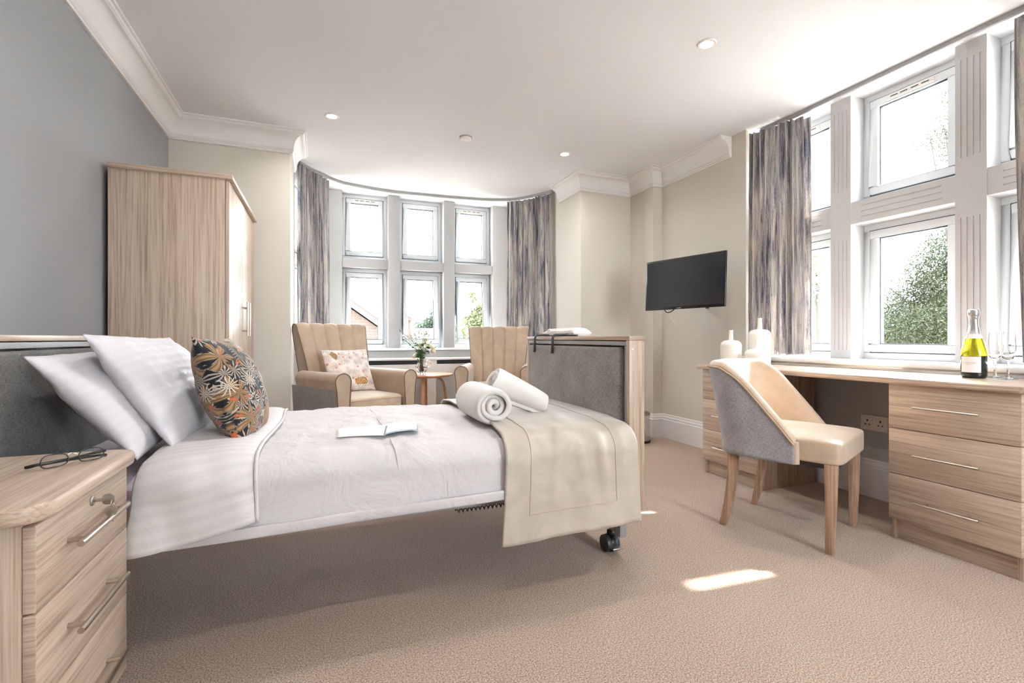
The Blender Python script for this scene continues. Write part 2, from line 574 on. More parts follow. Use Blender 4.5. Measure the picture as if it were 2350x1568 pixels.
M = {}
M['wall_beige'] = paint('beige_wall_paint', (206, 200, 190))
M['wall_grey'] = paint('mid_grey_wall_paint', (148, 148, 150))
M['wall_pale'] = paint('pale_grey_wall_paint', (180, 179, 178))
M['ceiling'] = paint('ceiling_paint', (230, 231, 235), 0.8)
M['white'] = paint('white_trim_paint', (230, 228, 227), 0.45)
M['bay_mullion_shaded'] = paint('bay_shaded_mullion_paint', (168, 166, 166), 0.55)  # same paint as the desk-side mullions, with backlit shade put into the colour
M['mullion'] = paint('off_white_mullion_paint', (198, 197, 198), 0.5)
M['upvc'] = plain('white_window_plastic', (226, 230, 234), 0.3)
M['seal'] = plain('dark_window_seal', (58, 62, 68), 0.6)
M['pane'] = pane_mat()
M['carpet'] = carpet()
M['wood_x'] = wood('greige_oak_grain_x', 'x')
M['wood_y'] = wood('greige_oak_grain_y', 'y')
M['wood_z'] = wood('greige_oak_grain_z', 'z')
EDGE.update({'greige_oak_grain_x': (0, M['wood_y']), 'greige_oak_grain_y': (1, M['wood_x']), 'greige_oak_grain_z': (2, M['wood_y'])})
M['wood_edge'] = plain('greige_oak_edging', (170, 148, 130), 0.45)
M['chair_leg'] = wood('washed_oak_leg', 'z', (128, 100, 80), (158, 126, 104), (184, 154, 130), 0.45)
M['table_wood'] = wood('honey_beech', 'x', (150, 102, 66), (176, 124, 84), (196, 146, 104), 0.4)
M['nickel'] = plain('brushed_nickel', (196, 186, 174), 0.3, 1.0)
M['chrome'] = plain('chrome', (215, 215, 215), 0.12, 1.0)
M['steel'] = plain('brushed_steel', (176, 170, 164), 0.32, 1.0)
M['frame_grey'] = plain('grey_powder_coat', (148, 146, 146), 0.45)
M['dark_grey'] = plain('charcoal_plastic', (58, 62, 64), 0.45)
M['black'] = plain('black_plastic', (16, 16, 18), 0.4)
M['linen_grey'] = linen('charcoal_grey_linen', (98, 94, 92), (166, 160, 155))
M['linen_dark'] = linen('dark_grey_linen', (66, 66, 66), (122, 120, 117))
M['linen_blue'] = linen('cool_grey_linen', (118, 117, 122), (176, 174, 178))
M['velvet'] = velvet('beige_velvet', (176, 154, 133))
M['velvet_pale'] = velvet('pale_beige_velvet', (190, 169, 147))
M['piping'] = plain('beige_piping', (178, 150, 122), 0.6)
M['piping_dark'] = plain('taupe_piping', (112, 98, 84), 0.7)
M['duvet'] = cotton('white_duvet_cotton', (206, 202, 203), 0.0, wrinkle=1.0)
M['duvet_stripe'] = cotton('white_striped_cotton', (210, 206, 206), 0.05, 0.036, 0.35)
M['pillow'] = cotton('white_pillow_cotton', (208, 205, 210), 0.018, 0.030, 0.45)
M['sheet'] = cotton('lilac_white_sheet', (204, 200, 211), 0.03, 0.03, 0.3)
M['throw'] = velvet('champagne_satin', (190, 179, 166), 0.40)
M['towel'] = cotton('white_towelling', (224, 221, 217), 0.0, wrinkle=0.3)
M['curtain'] = curtain_mat()
M['print_dark'] = print_dark()
M['print_light'] = print_light()
M['ceramic'] = plain('white_crackle_ceramic', (232, 226, 216), 0.12)
M['glass'] = glass_mat('clear_glass')
M['water'] = glass_mat('water', (245, 250, 248), 1.33)
M['tv_screen'] = plain('glossy_screen', (26, 29, 34), 0.16)
M['tv_body'] = plain('black_gloss_bezel', (12, 12, 13), 0.25)
M['white_plastic'] = plain('white_plastic', (232, 226, 222), 0.35)
M['paper'] = plain('white_paper', (244, 243, 240), 0.6)

# ------------------------------------------------------------------ room shell
CZ = 2.55
XA, YB, XR = -1.03, 4.19, 3.05
structure(B().box(-1.2, -2.5, -0.12, 3.7, 6.0, 0).build('floor', M['carpet']))
structure(B().box(-1.2, -2.5, CZ, 3.47, 6.0, CZ + 0.12).build('ceiling', M['ceiling']))
structure(B().box(-1.2, -2.4, 0, XA, YB, CZ).build('wall_left', M['wall_grey']))
structure(B().box(-1.2, YB, 0, -0.225, 4.70, CZ).build('wall_far', M['wall_beige']))

def segbox(b, p0, p1, thick, z0, z1, t0=0.0, t1=1.0):
    """upright slab along the plan segment p0-p1, thickness to its left"""
    a, c = Vector(p0), Vector(p1)
    d = (c - a); L = d.length; d.normalize()
    nrm = Vector((-d.y, d.x))
    q0, q1 = a + d * (L * t0), a + d * (L * t1)
    poly = [q0, q1, q1 + nrm * thick, q0 + nrm * thick]
    b.prism([(p.x, p.y) for p in poly], z0, z1)

BL0, BL1, BR1, BR0 = (-0.225, 4.70), (-0.02, 5.59), (2.20, 5.59), (2.37, 4.88)
b = B()
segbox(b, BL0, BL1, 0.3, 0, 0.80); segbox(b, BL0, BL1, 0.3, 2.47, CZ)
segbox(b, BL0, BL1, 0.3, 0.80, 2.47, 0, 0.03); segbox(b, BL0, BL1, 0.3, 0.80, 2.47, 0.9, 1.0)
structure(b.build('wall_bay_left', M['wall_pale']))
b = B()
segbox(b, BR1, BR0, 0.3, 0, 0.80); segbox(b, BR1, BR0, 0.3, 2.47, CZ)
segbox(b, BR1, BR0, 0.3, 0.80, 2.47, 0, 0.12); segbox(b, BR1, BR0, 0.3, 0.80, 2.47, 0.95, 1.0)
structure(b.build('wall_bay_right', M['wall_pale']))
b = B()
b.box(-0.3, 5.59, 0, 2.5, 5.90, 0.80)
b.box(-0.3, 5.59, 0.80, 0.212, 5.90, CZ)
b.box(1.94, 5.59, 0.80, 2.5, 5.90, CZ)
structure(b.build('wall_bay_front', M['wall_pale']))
b = B()
b.box(2.37, 4.20, 0, 3.4, 4.88, CZ)
b.box(2.945, 3.83, 0, 3.4, 4.20, CZ)
structure(b.build('wall_far_right', M['wall_beige']))
structure(B().prism([(XR, 2.84), (XR, 3.83), (3.6, 3.83), (3.6, 2.90), (3.30, 2.90)], 0, CZ).build('wall_right', M['wall_beige']))
b = B()
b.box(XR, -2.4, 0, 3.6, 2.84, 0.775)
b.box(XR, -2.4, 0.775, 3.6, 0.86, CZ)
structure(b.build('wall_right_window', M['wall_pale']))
b = B()
b.box(-1.2, -2.5, 0, 3.6, -2.4, 0.75); b.box(-1.2, -2.5, 2.3, 3.6, -2.4, CZ)
b.box(-1.2, -2.5, 0.75, 1.5, -2.4, 2.3); b.box(2.7, -2.5, 0.75, 3.6, -2.4, 2.3)
structure(b.build('wall_rear', M['wall_beige']))

# cornices
def arc(cx, cz, r, a0, a1, n):
    return [(cx + r * math.cos(a0 + (a1 - a0) * i / n), cz + r * math.sin(a0 + (a1 - a0) * i / n)) for i in range(n + 1)]
CP = [(0, -0.165), (0.016, -0.165), (0.020, -0.158), (0.016, -0.151), (0.022, -0.148), (0.027, -0.141), (0.022, -0.134), (0.026, -0.131)]
CP += [(0.092 - 0.066 * math.cos(a), -0.131 + 0.098 * math.sin(a)) for a in [PI / 2 * i / 8 for i in range(1, 9)]]
CP += [(0.096, -0.030), (0.103, -0.027), (0.107, -0.019), (0.104, -0.012), (0.116, -0.010), (0.118, 0.0), (0, 0)]
CP = [(d, CZ + z) for d, z in CP]
structure(B().sweep([(XA, -2.4), (XA, YB), (-0.225, YB), (-0.225, 4.64)], CP).build('trim_1', M['white'], smooth=28))
structure(B().sweep([(2.37, 4.66), (2.37, 4.20), (2.945, 4.20), (2.945, 3.83), (XR, 3.83), (XR, 2.98)], CP).build('trim_2', M['white'], smooth=28))

# skirting boards
SP = [(0.0, 0.222), (0.006, 0.222), (0.010, 0.214), (0.007, 0.206), (0.012, 0.200), (0.016, 0.190), (0.013, 0.178), (0.022, 0.172), (0.022, 0.0), (0, 0)]
structure(B().sweep([(XA, -2.4), (XA, YB), (-0.225, YB), (-0.225, 4.70), BL1, BR1, (2.37, 4.88), (2.37, 4.20), (2.945, 4.20), (2.945, 3.83), (XR, 3.83), (XR, -2.4), (XA, -2.4)], SP).build('baseboard_1', M['white'], smooth=28))

# window sills
b = B().box(3.005, 0.62, 0.775, 3.46, 2.86, 0.805)
structure(b.build('trim_3', M['white'], bevel=0.011, seg=3))
structure(B().box(3.022, 0.64, 0.735, 3.06, 2.84, 0.775).build('trim_4', M['white'], bevel=0.012, seg=3))
structure(B().box(-0.02, 5.535, 0.805, 2.2, 5.78, 0.832).build('trim_5', M['white'], bevel=0.009, seg=3))

# mullions and transoms of the desk-side window (fluted) and of the bay (plain)
def fluted(y0, y1, x0, x1, z0, z1, ng, gw=0.007, gd=0.0035):
    """upright post whose room-side face carries grooves"""
    poly = [(x1, y0), (x0, y0)]
    for i in range(ng):
        c = y0 + (y1 - y0) * (i + 1) / (ng + 1)
        poly += [(x0, c - gw / 2), (x0 + gd, c - gw / 2 + 0.001), (x0 + gd, c + gw / 2 - 0.001), (x0, c + gw / 2)]
    poly += [(x0, y1), (x1, y1)]
    return poly
XM = 3.265
for i, (y0, y1) in enumerate(((1.477, 1.615), (2.185, 2.322))):
    b = B()
    b.prism([(XM, y0), (XM, y1), (3.46, y1), (3.46, y0)], 0.80, 0.865)
    b.prism([(XM, y0), (XM, y1), (3.46, y1), (3.46, y0)], 1.60, 1.93)
    b.prism([(XM, y0), (XM, y1), (3.46, y1), (3.46, y0)], 2.465, CZ)
    pl = fluted(y0, y1, XM, 3.46, 0, 0, 4)
    b.prism(pl, 0.865, 1.60); b.prism(pl, 1.93, 2.465)
    b.lathe([(0.0, -0.003), (0.007, -0.002), (0.008, 0.002)], 12, (XM, (y0 + y1) / 2, 1.77), 'x')
    structure(b.build('trim_%d' % (6 + i), M['mullion']))
def fl_transom(y0, y1, n):
    b = B()
    e = 0.065
    for a0, a1, g in ((y0, y0 + e, 0), (y0 + e, y1 - e, 3), (y1 - e, y1, 0)):
        poly = [(3.46, 1.695), (XM + 0.004, 1.695)]
        for k in range(g):
            c = 1.695 + 0.145 * (k + 1) / (g + 1)
            poly += [(XM + 0.004, c - 0.0035), (XM + 0.0075, c - 0.0025), (XM + 0.0075, c + 0.0025), (XM + 0.004, c + 0.0035)]
        poly += [(XM + 0.004, 1.84), (3.46, 1.84)]
        b.prism([(p[0], p[1]) for p in poly], a0, a1, 'y')
    structure(b.build('trim_%d' % n, M['mullion']))
fl_transom(0.86, 1.477, 8); fl_transom(1.615, 2.185, 9); fl_transom(2.322, 2.90, 10)
k = 11
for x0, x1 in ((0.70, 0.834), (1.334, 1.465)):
    structure(B().box(x0, 5.59, 0.832, x1, 5.80, CZ).build('trim_%d' % k, M['bay_mullion_shaded'], bevel=0.004)); k += 1
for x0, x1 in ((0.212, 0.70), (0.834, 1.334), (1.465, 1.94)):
    structure(B().box(x0, 5.596, 1.722, x1, 5.80, 1.82).build('trim_%d' % k, M['bay_mullion_shaded'], bevel=0.003)); k += 1

# ---- windows
WN = [0]
def ring(b, x0, z0, x1, z1, w, y0, y1):
    b.box(x0, y0, z0, x1, y1, z0 + w); b.box(x0, y0, z1 - w, x1, y1, z1)
    b.box(x0, y0, z0 + w, x0 + w, y1, z1 - w); b.box(x1 - w, y0, z0 + w, x1, y1, z1 - w)
def window(mat, w, h, vent=False, tilt=0.0, fr=0.042):
    """one light: local x along the wall, z up, y outward; mat places its lower room-side corner"""
    WN[0] += 1
    r = bpy.data.objects.new('window_%d' % WN[0], None); COL.objects.link(r)
    r.empty_display_size = 0.1
    r.matrix_world = mat
    structure(r)
    b = B(); ring(b, 0, 0, w, h, fr, 0.0, 0.065)
    b.build('window_frame', M['upvc'], r, bevel=0.004)
    T = Matrix.Translation((0, 0.012, h - fr)) @ Matrix.Rotation(-tilt, 4, 'X') @ Matrix.Translation((0, -0.012, -(h - fr)))
    def tl(o):
        o.matrix_local = T
        return o
    b = B(); ring(b, fr - 0.001, fr - 0.001, w - fr + 0.001, h - fr + 0.001, 0.004, -0.0035, 0.02)
    b.build('seal', M['seal'], r)
    g = fr + 0.004
    b = B(); ring(b, g, g, w - g, h - g, 0.050, -0.014, 0.05)
    sash = tl(b.build('sash', M['upvc'], r, bevel=0.006))
    b = B(); ring(b, g + 0.050, g + 0.050, w - g - 0.050, h - g - 0.050, 0.006, 0.008, 0.03)
    b.build('spacer', M['seal'], sash)
    B().box(g + 0.05, 0.012, g + 0.05, w - g - 0.05, 0.026, h - g - 0.05).build('pane', M['pane'], sash)
    if vent:
        b = B(); b.box(w / 2 - 0.13, -0.026, h - g - 0.040, w / 2 + 0.13, -0.014, h - g - 0.012)
        v = b.build('trickle_vent', M['white_plastic'], sash, bevel=0.003)
        b = B()
        for q in (-0.085, -0.03, 0.03, 0.085):
            b.box(w / 2 + q - 0.02, -0.0275, h - g - 0.028, w / 2 + q + 0.02, -0.026, h - g - 0.022)
        b.build('slot', M['dark_grey'], v)
    if tilt:
        b = B(); b.cyl((w - fr - 0.012, 0.02, fr + 0.1), (w - fr - 0.012, 0.05 + math.sin(tilt) * (h - 0.25), fr + 0.14), 0.006, 8)
        b.build('stay', M['steel'], r)
    return r
def wm(o, d):
    d = Vector((d[0], d[1], 0)).normalized()
    n = Vector((-d.y, d.x, 0))
    return Matrix(((d.x, n.x, 0, o[0]), (d.y, n.y, 0, o[1]), (0, 0, 1, o[2]), (0, 0, 0, 1)))
for i, (x0, x1) in enumerate(((0.212, 0.70), (0.834, 1.334), (1.465, 1.94))):
    window(wm((x0, 5.72, 1.82), (1, 0)), x1 - x0, CZ - 1.82, vent=(i != 1))
    window(wm((x0, 5.72, 0.832), (1, 0)), x1 - x0, 1.722 - 0.832, tilt=(0, 0.09, 0.13)[i])
for i, (y0, y1) in enumerate(((0.86, 1.477), (1.615, 2.185), (2.322, 2.90))):
    # on the desk side the wall's outward normal is +x: walk towards -y
    window(wm((3.395, y1, 1.84), (0, -1)), y1 - y0, CZ - 1.84, vent=True)
    window(wm((3.395, y1, 0.805), (0, -1)), y1 - y0, 1.695 - 0.805)
def on_seg(p0, p1, t0, t1, z0, z1, set_back):
    a, c = Vector(p0), Vector(p1); d = (c - a); L = d.length; d.normalize()
    nrm = Vector((-d.y, d.x)); o = a + d * (L * t0) + nrm * set_back
    window(wm((o.x, o.y, z0), (d.x, d.y)), L * (t1 - t0), z1 - z0)
on_seg(BL0, BL1, 0.03, 0.9, 0.80, 1.70, 0.06); on_seg(BL0, BL1, 0.03, 0.9, 1.70, 2.47, 0.06)
on_seg(BR1, BR0, 0.12, 0.95, 0.80, 1.70, 0.12); on_seg(BR1, BR0, 0.12, 0.95, 1.70, 2.47, 0.12)
window(wm((2.7, -2.43, 0.75), (-1, 0)), 1.2, 1.55)  # unseen window behind the camera, added to let in fill light

# ------------------------------------------------------------------ ceiling fittings
M['lamp'] = emit('warm_lamp_lens', (255, 240, 214), 14.0)
def downlight(x, y, label, power=5.0):
    r = thing('ceiling_downlight', label, 'ceiling light', (x, y, CZ), group='recessed ceiling downlights')
    B().lathe([(0.034, -0.001), (0.036, -0.006), (0.046, -0.007), (0.05, -0.004), (0.05, 0.0)], 28).build('bezel', M['white_plastic'], r, smooth=40)
    B().lathe([(0.0, -0.0045), (0.034, -0.004)], 24).build('lens', M['lamp'], r, smooth=60)
    d = bpy.data.lights.new('downlight_lamp', 'AREA')
    d.shape = 'DISK'; d.size = 0.07; d.energy = power; d.color = (1.0, 0.97, 0.94); d.spread = math.radians(150)
    o = bpy.data.objects.new('downlight_lamp', d); COL.objects.link(o)
    o.parent = r; o.location = (0, 0, -0.012)
    return r
downlight(0.073, 3.754, 'recessed downlight nearest the wardrobe corner cornice')
downlight(1.96, 2.088, 'recessed downlight high above the desk chair, the largest one in view')
downlight(1.976, 3.785, 'recessed downlight near the television-side cornice corner')
for x, y, s in ((0.1, 2.0, 'over the bed'), (0.1, 0.2, 'over the open floor near the door side'), (1.96, 0.2, 'over the floor behind the camera')):  # downlights out of view, added as interior fill
    downlight(x, y, 'added fill downlight ' + s)
r = thing('smoke_detector', 'flat round white smoke detector on the ceiling between the far downlights', 'smoke detector', (1.077, 3.763, CZ))
B().lathe([(0.0, -0.022), (0.036, -0.022), (0.044, -0.018), (0.046, -0.008)], 32).build('cover', M['white_plastic'], r, smooth=40)
B().lathe([(0.05, -0.008), (0.052, 0.0)], 32).build('base_ring', M['frame_grey'], r, smooth=40)

# ------------------------------------------------------------------ curtain rails and curtains
def spline(pts, n):
    out = []
    P = [Vector(p) for p in pts]
    for i in range(len(P) - 1):
        p0, p1, p2, p3 = P[max(i - 1, 0)], P[i], P[i + 1], P[min(i + 2, len(P) - 1)]
        for k in range(n):
            t = k / n
            out.append(0.5 * ((2 * p1) + (-p0 + p2) * t + (2 * p0 - 5 * p1 + 4 * p2 - p3) * t * t + (-p0 + 3 * p1 - 3 * p2 + p3) * t ** 3))
    out.append(P[-1])
    return out
def rail(pts, label, steps):
    pl = spline([(p[0], p[1], 0) for p in pts], steps)
    path = [(p.x, p.y) for p in pl]
    r = thing('curtain_rail', label, 'curtain rail', (path[0][0], path[0][1], CZ))
    prof = [(-0.011, CZ), (-0.011, CZ - 0.026), (-0.004, CZ - 0.03), (0.004, CZ - 0.03), (0.011, CZ - 0.026), (0.011, CZ)]
    B().sweep(path, prof).build('track', M['frame_grey'], r, world=True, smooth=40)
    for e in (path[0], path[-1]):
        B().lathe([(0.0, -0.036), (0.014, -0.034), (0.014, 0.0)], 14, (e[0], e[1], CZ)).build('end_stop', M['frame_grey'], r, world=True, smooth=40)
rail([(-0.175, 4.84), (-0.10, 4.98), (0.012, 5.10), (0.094, 5.20), (0.264, 5.31), (0.716, 5.40), (1.19, 5.39), (1.685, 5.34), (1.976, 5.25), (2.13, 5.12), (2.25, 4.93), (2.325, 4.76)],
     'grey curved curtain rail fixed to the ceiling round the bay window', 6)
rail([(3.163, 0.70), (3.163, 1.5), (3.163, 2.3), (3.15, 2.78)], 'grey straight curtain rail on the ceiling above the desk window', 4)

def curtain(label, pts, z0, z1, folds, amp, seed, flare=0.0, width_uv=1.3, group='streaky grey and cream curtains', amp0=1.0):
    P = spline([(p[0], p[1], 0) for p in pts], 10)
    d = [0.0]
    for i in range(1, len(P)): d.append(d[-1] + (P[i] - P[i - 1]).length)
    L = d[-1]
    def at(s):
        s = min(max(s, 0), 1) * L
        for i in range(1, len(P)):
            if d[i] >= s - 1e-9:
                t = (s - d[i - 1]) / max(d[i] - d[i - 1], 1e-9)
                q = P[i - 1].lerp(P[i], t); tg = (P[i] - P[i - 1]).normalized()
                return q, Vector((-tg.y, tg.x, 0))
        return P[-1], Vector((0, 1, 0))
    rnd = random.Random(seed)
    ph = [rnd.uniform(-0.35, 0.35) for _ in range(folds + 2)]
    am = [rnd.uniform(0.65, 1.2) for _ in range(folds + 2)]
    base = (P[0].x, P[0].y, z0)
    def fn(u, v):
        s = u
        w = s * folds
        i = int(w); f = w - i
        a = am[i] * (1 - f) + am[min(i + 1, folds + 1)] * f
        p = ph[i] * (1 - f) + ph[min(i + 1, folds + 1)] * f
        z = z0 + (z1 - z0) * v
        s2 = s + 0.13 / folds * math.sin(2 * PI * (w + p) * 2)
        q, n = at(s2)
        k = amp * a * (1.0 + 0.25 * math.sin(3.1 * v + 5 * p)) * amp0
        off = k * math.sin(2 * PI * (w + p + 0.06 * math.sin(2.3 * v + i)))
        q = q + n * (off + flare * (1 - v) ** 2)
        c = at(0.5)[0]
        q = q + (q - c) * (0.05 * (1 - v))
        return (q.x, q.y, z + 0.004 * math.sin(w * 6)), (u * width_uv + seed, v * (z1 - z0))
    b = B().grid(fn, folds * 22, 26)
    o = b.build('curtain', M['curtain'], base=base, smooth=180, solid=0.003)
    return tag(o, label, 'curtain', group)
curtain('streaky grey curtain left of the bay window, behind the armchair with the cushion', [(-0.178, 4.80), (-0.115, 4.91), (-0.03, 5.05), (0.06, 5.17)], 0.76, CZ - 0.04, 9, 0.031, 1)
curtain('streaky grey curtain right of the bay window, beside the pale wall', [(2.325, 4.785), (2.25, 4.93), (2.13, 5.10), (1.99, 5.22)], 0.76, CZ - 0.04, 10, 0.032, 2)
curtain('streaky grey curtain beside the television wall, above the white vases', [(3.085, 2.825), (3.12, 2.70), (3.135, 2.58), (3.15, 2.535), (3.18, 2.505), (3.245, 2.475)], 0.825, CZ - 0.035, 9, 0.033, 3)
curtain('streaky grey curtain behind the champagne flutes, cut by the picture edge', [(3.22, 1.31), (3.15, 1.275), (3.13, 1.20), (3.12, 1.08), (3.12, 0.95)], 0.825, CZ - 0.05, 7, 0.03, 4, flare=0.02)

# ------------------------------------------------------------------ bar handles, drawer fronts
def bar_handle(parent, p0, p1, out, r=0.0055, feet=0.16, mat=None):
    """straight bar pull: p0-p1 is the bar, out the vector from the bar back to the front it is fixed to"""
    b = B()
    p0, p1, out = Vector(p0), Vector(p1), Vector(out)
    b.tube([p0, p1], r, 14)
    for t in (feet, 1 - feet):
        q = p0.lerp(p1, t)
        b.tube([q, q + out], r * 0.8, 10)
    return b.build('handle', mat or M['nickel'], parent, world=True, smooth=40)

# ------------------------------------------------------------------ wardrobe
r = thing('wardrobe', 'tall greige oak wardrobe with two doors, standing against the grey wall behind the bed', 'wardrobe', (-0.74, 3.56, 0))
wx0, wx1, wy0, wy1 = -1.005, -0.488, 3.04, 4.08
for y0, y1 in ((wy0, wy0 + 0.018), (wy1 - 0.018, wy1)):
    B().box(wx0, y0, 0, wx1, y1, 1.806).build('side_panel', M['wood_z'], r, True, bevel=0.001)
B().box(wx0, wy0 + 0.018, 0.08, wx0 + 0.012, wy1 - 0.018, 1.806).build('back_panel', M['wood_z'], r, True)
B().box(wx0 + 0.02, wy0 + 0.018, 0.08, wx1, wy1 - 0.018, 0.098).build('shelf', M['wood_y'], r, True)
B().box(wx1 - 0.02, wy0 + 0.018, 0.0, wx1 - 0.004, wy1 - 0.018, 0.08).build('plinth', M['wood_y'], r, True)
B().box(wx0, wy0 - 0.018, 1.806, wx1 + 0.04, wy1 + 0.018, 1.832).build('top', M['wood_x'], r, True, bevel=0.003)
wm_ = (wy0 + wy1) / 2
for y0, y1, hy in ((wy0 + 0.004, wm_ - 0.0015, wm_ - 0.05), (wm_ + 0.0015, wy1 - 0.004, wm_ + 0.05)):
    d = B().box(wx1 + 0.002, y0, 0.085, wx1 + 0.020, y1, 1.80).build('door', M['wood_z'], r, True, bevel=0.0012)
    bar_handle(d, (wx1 + 0.052, hy - 0.0, 0.955), (wx1 + 0.052, hy, 1.17), (-0.034, 0, 0))

# ------------------------------------------------------------------ bedside cabinet with its lockable drawer
r = thing('bedside_cabinet', 'greige oak bedside cabinet with three drawers, beside the pillow end of the bed', 'bedside cabinet', (-0.74, 1.335, 0))
cx0, cx1, cy0, cy1 = -1.0, -0.493, 1.115, 1.555
zt = 0.614
for y0, y1 in ((cy0, cy0 + 0.018), (cy1 - 0.018, cy1)):
    B().box(cx0, y0, 0, cx1, y1, zt).build('side_panel', M['wood_z'], r, True, bevel=0.001)
B().box(cx0, cy0 + 0.018, 0.05, cx0 + 0.012, cy1 - 0.018, zt).build('back_panel', M['wood_z'], r, True)
B().box(cx1 - 0.03, cy0 + 0.018, 0.0, cx1 - 0.012, cy1 - 0.018, 0.07).build('plinth', M['wood_y'], r, True)
def chamfered(x0, y0, x1, y1, c, n=5):
    pts = [(x0, y0)]
    pts += [(x1 - c + c * math.sin(a), y0 + c - c * math.cos(a)) for a in [PI / 2 * i / n for i in range(n + 1)]]
    pts += [(x1 - c + c * math.cos(a), y1 - c + c * math.sin(a)) for a in [PI / 2 * i / n for i in range(n + 1)]]
    return pts + [(x0, y1)]
B().prism(chamfered(-1.005, 1.083, -0.452, 1.59, 0.055, 3), zt, zt + 0.032).build('top', M['wood_y'], r, True, bevel=0.008, seg=3)
for z0, z1, hz in ((0.450, 0.606, 0.535), (0.278, 0.447, 0.363), (0.080, 0.275, 0.175)):
    d = B().box(cx1 + 0.001, cy0 + 0.001, z0, cx1 + 0.02, cy1 - 0.001, z1).build('drawer', M['wood_y'], r, True, bevel=0.0025)
    bar_handle(d, (-0.441, 1.205, hz), (-0.441, 1.455, hz), (-0.033, 0, 0), 0.0062, 0.12)
    if z0 > 0.4:
        B().lathe([(0.0, 0.004), (0.009, 0.004), (0.0115, 0.0015), (0.0115, -0.001)], 20, (-0.473, 1.345, 0.580), 'x').build('lock', M['steel'], d, True, smooth=40)
# key in the lock with its spare on a ring
k = thing('keys', 'small steel key in the bedside cabinet lock with a spare hanging from it', 'keys', (-0.470, 1.345, 0.580))
def key_poly(w, h):
    return [(-0.1 * w, 0.30 * h), (0.45 * w, 0.5 * h), (0.85 * w, 0.5 * h), (w, 0.25 * h), (w, -0.25 * h), (0.85 * w, -0.5 * h), (0.45 * w, -0.5 * h), (-0.1 * w, -0.3 * h)]
b = B()
kp = [(-0.470, -0.0032), (-0.455, -0.0032), (-0.453, -0.009), (-0.448, -0.0115), (-0.438, -0.0115), (-0.432, -0.006), (-0.432, 0.006), (-0.438, 0.0115), (-0.448, 0.0115), (-0.453, 0.009), (-0.455, 0.0032), (-0.470, 0.0032)]
b.prism([(p[0], 0.580 + p[1]) for p in kp], 1.3441, 1.3459, 'y')
b.build('key', M['steel'], k, True, bevel=0.0004)
b = B()
b.tube([(-0.436, 1.345 + 0.009 * math.sin(a), 0.571 + 0.009 * math.cos(a)) for a in [2 * PI * i / 20 for i in range(20)]], 0.0007, 6, closed=True)
b.build('ring', M['chrome'], k, True, smooth=60)
b = B()
kq = [(-0.0032, -0.034), (0.0032, -0.034), (0.0032, -0.022), (0.009, -0.019), (0.0115, -0.014), (0.0115, -0.005), (0.006, 0.001), (-0.006, 0.001), (-0.0115, -0.005), (-0.0115, -0.014), (-0.009, -0.019), (-0.0032, -0.022)]
b.prism([(-0.440 + p[0], 0.562 + p[1]) for p in kq], 1.3500, 1.3518, 'y')
b.build('spare_key', M['steel'], k, True, bevel=0.0004)

# folded reading glasses lying on the cabinet
g = thing('eyeglasses', 'folded reading glasses lying on the bedside cabinet top', 'glasses', (-0.535, 1.43, 0.646), 0)
M['specs'] = plain('dark_spectacle_frame', (38, 38, 36), 0.25)
M['lens'] = pane_mat()
gd = Vector((0.103, 0.101, 0)).normalized(); gn = Vector((-gd.y, gd.x, 0))
G0 = Vector((-0.585, 1.379, 0.647))
def gp(a, n, z): return G0 + gd * a + gn * n + Vector((0, 0, z))
def rim(c):
    return [gp(c + 0.025 * math.copysign(abs(math.cos(a)) ** 0.7, math.cos(a)), 0.007 - 0.006 * abs(math.cos(a)), 0.0155 + 0.0145 * math.copysign(abs(math.sin(a)) ** 0.75, math.sin(a))) for a in [2 * PI * i / 28 for i in range(28)]]
for c in (0.034, 0.104):
    o = B().tube(rim(c), 0.0013, 8, closed=True).build('rim', M['specs'], g, True, smooth=60)
    B().prism([((p - G0).dot(gd), p.z) for p in rim(c)], 0.004, 0.0055, 'y')
    bb = B(); rr = rim(c); m0 = sum(rr, Vector()) / len(rr)
    bb.add([m0] + rr, [(0, 1 + i, 1 + (i + 1) % 28) for i in range(28)])
    bb.build('lens', M['lens'], o, True)
B().tube([gp(0.058, 0.006, 0.02), gp(0.063, 0.009, 0.024), gp(0.069, 0.011, 0.025), gp(0.075, 0.009, 0.024), gp(0.080, 0.006, 0.02)], 0.0013, 8).build('bridge', M['chrome'], g, True, smooth=60)
for a0, a1, z in ((0.006, 0.132, 0.006), (0.132, 0.010, 0.011)):
    s = 1 if a1 > a0 else -1
    pts = [gp(a0, 0.000, z + 0.008), gp(a0 - s * 0.003, 0.006, z + 0.007), gp(a0 + s * 0.01, 0.012, z + 0.005), gp((a0 + a1) / 2, 0.017 + 0.004 * s, z + 0.002), gp(a1, 0.020 + 0.004 * s, z), gp(a1 + s * 0.012, 0.024, z - 0.003), gp(a1 + s * 0.016, 0.030, z - 0.004)]
    B().tube(pts, [0.0018, 0.002, 0.002, 0.0016, 0.002, 0.0024, 0.002], 8, flat=1.6).build('temple', M['specs'], g, True, smooth=60)

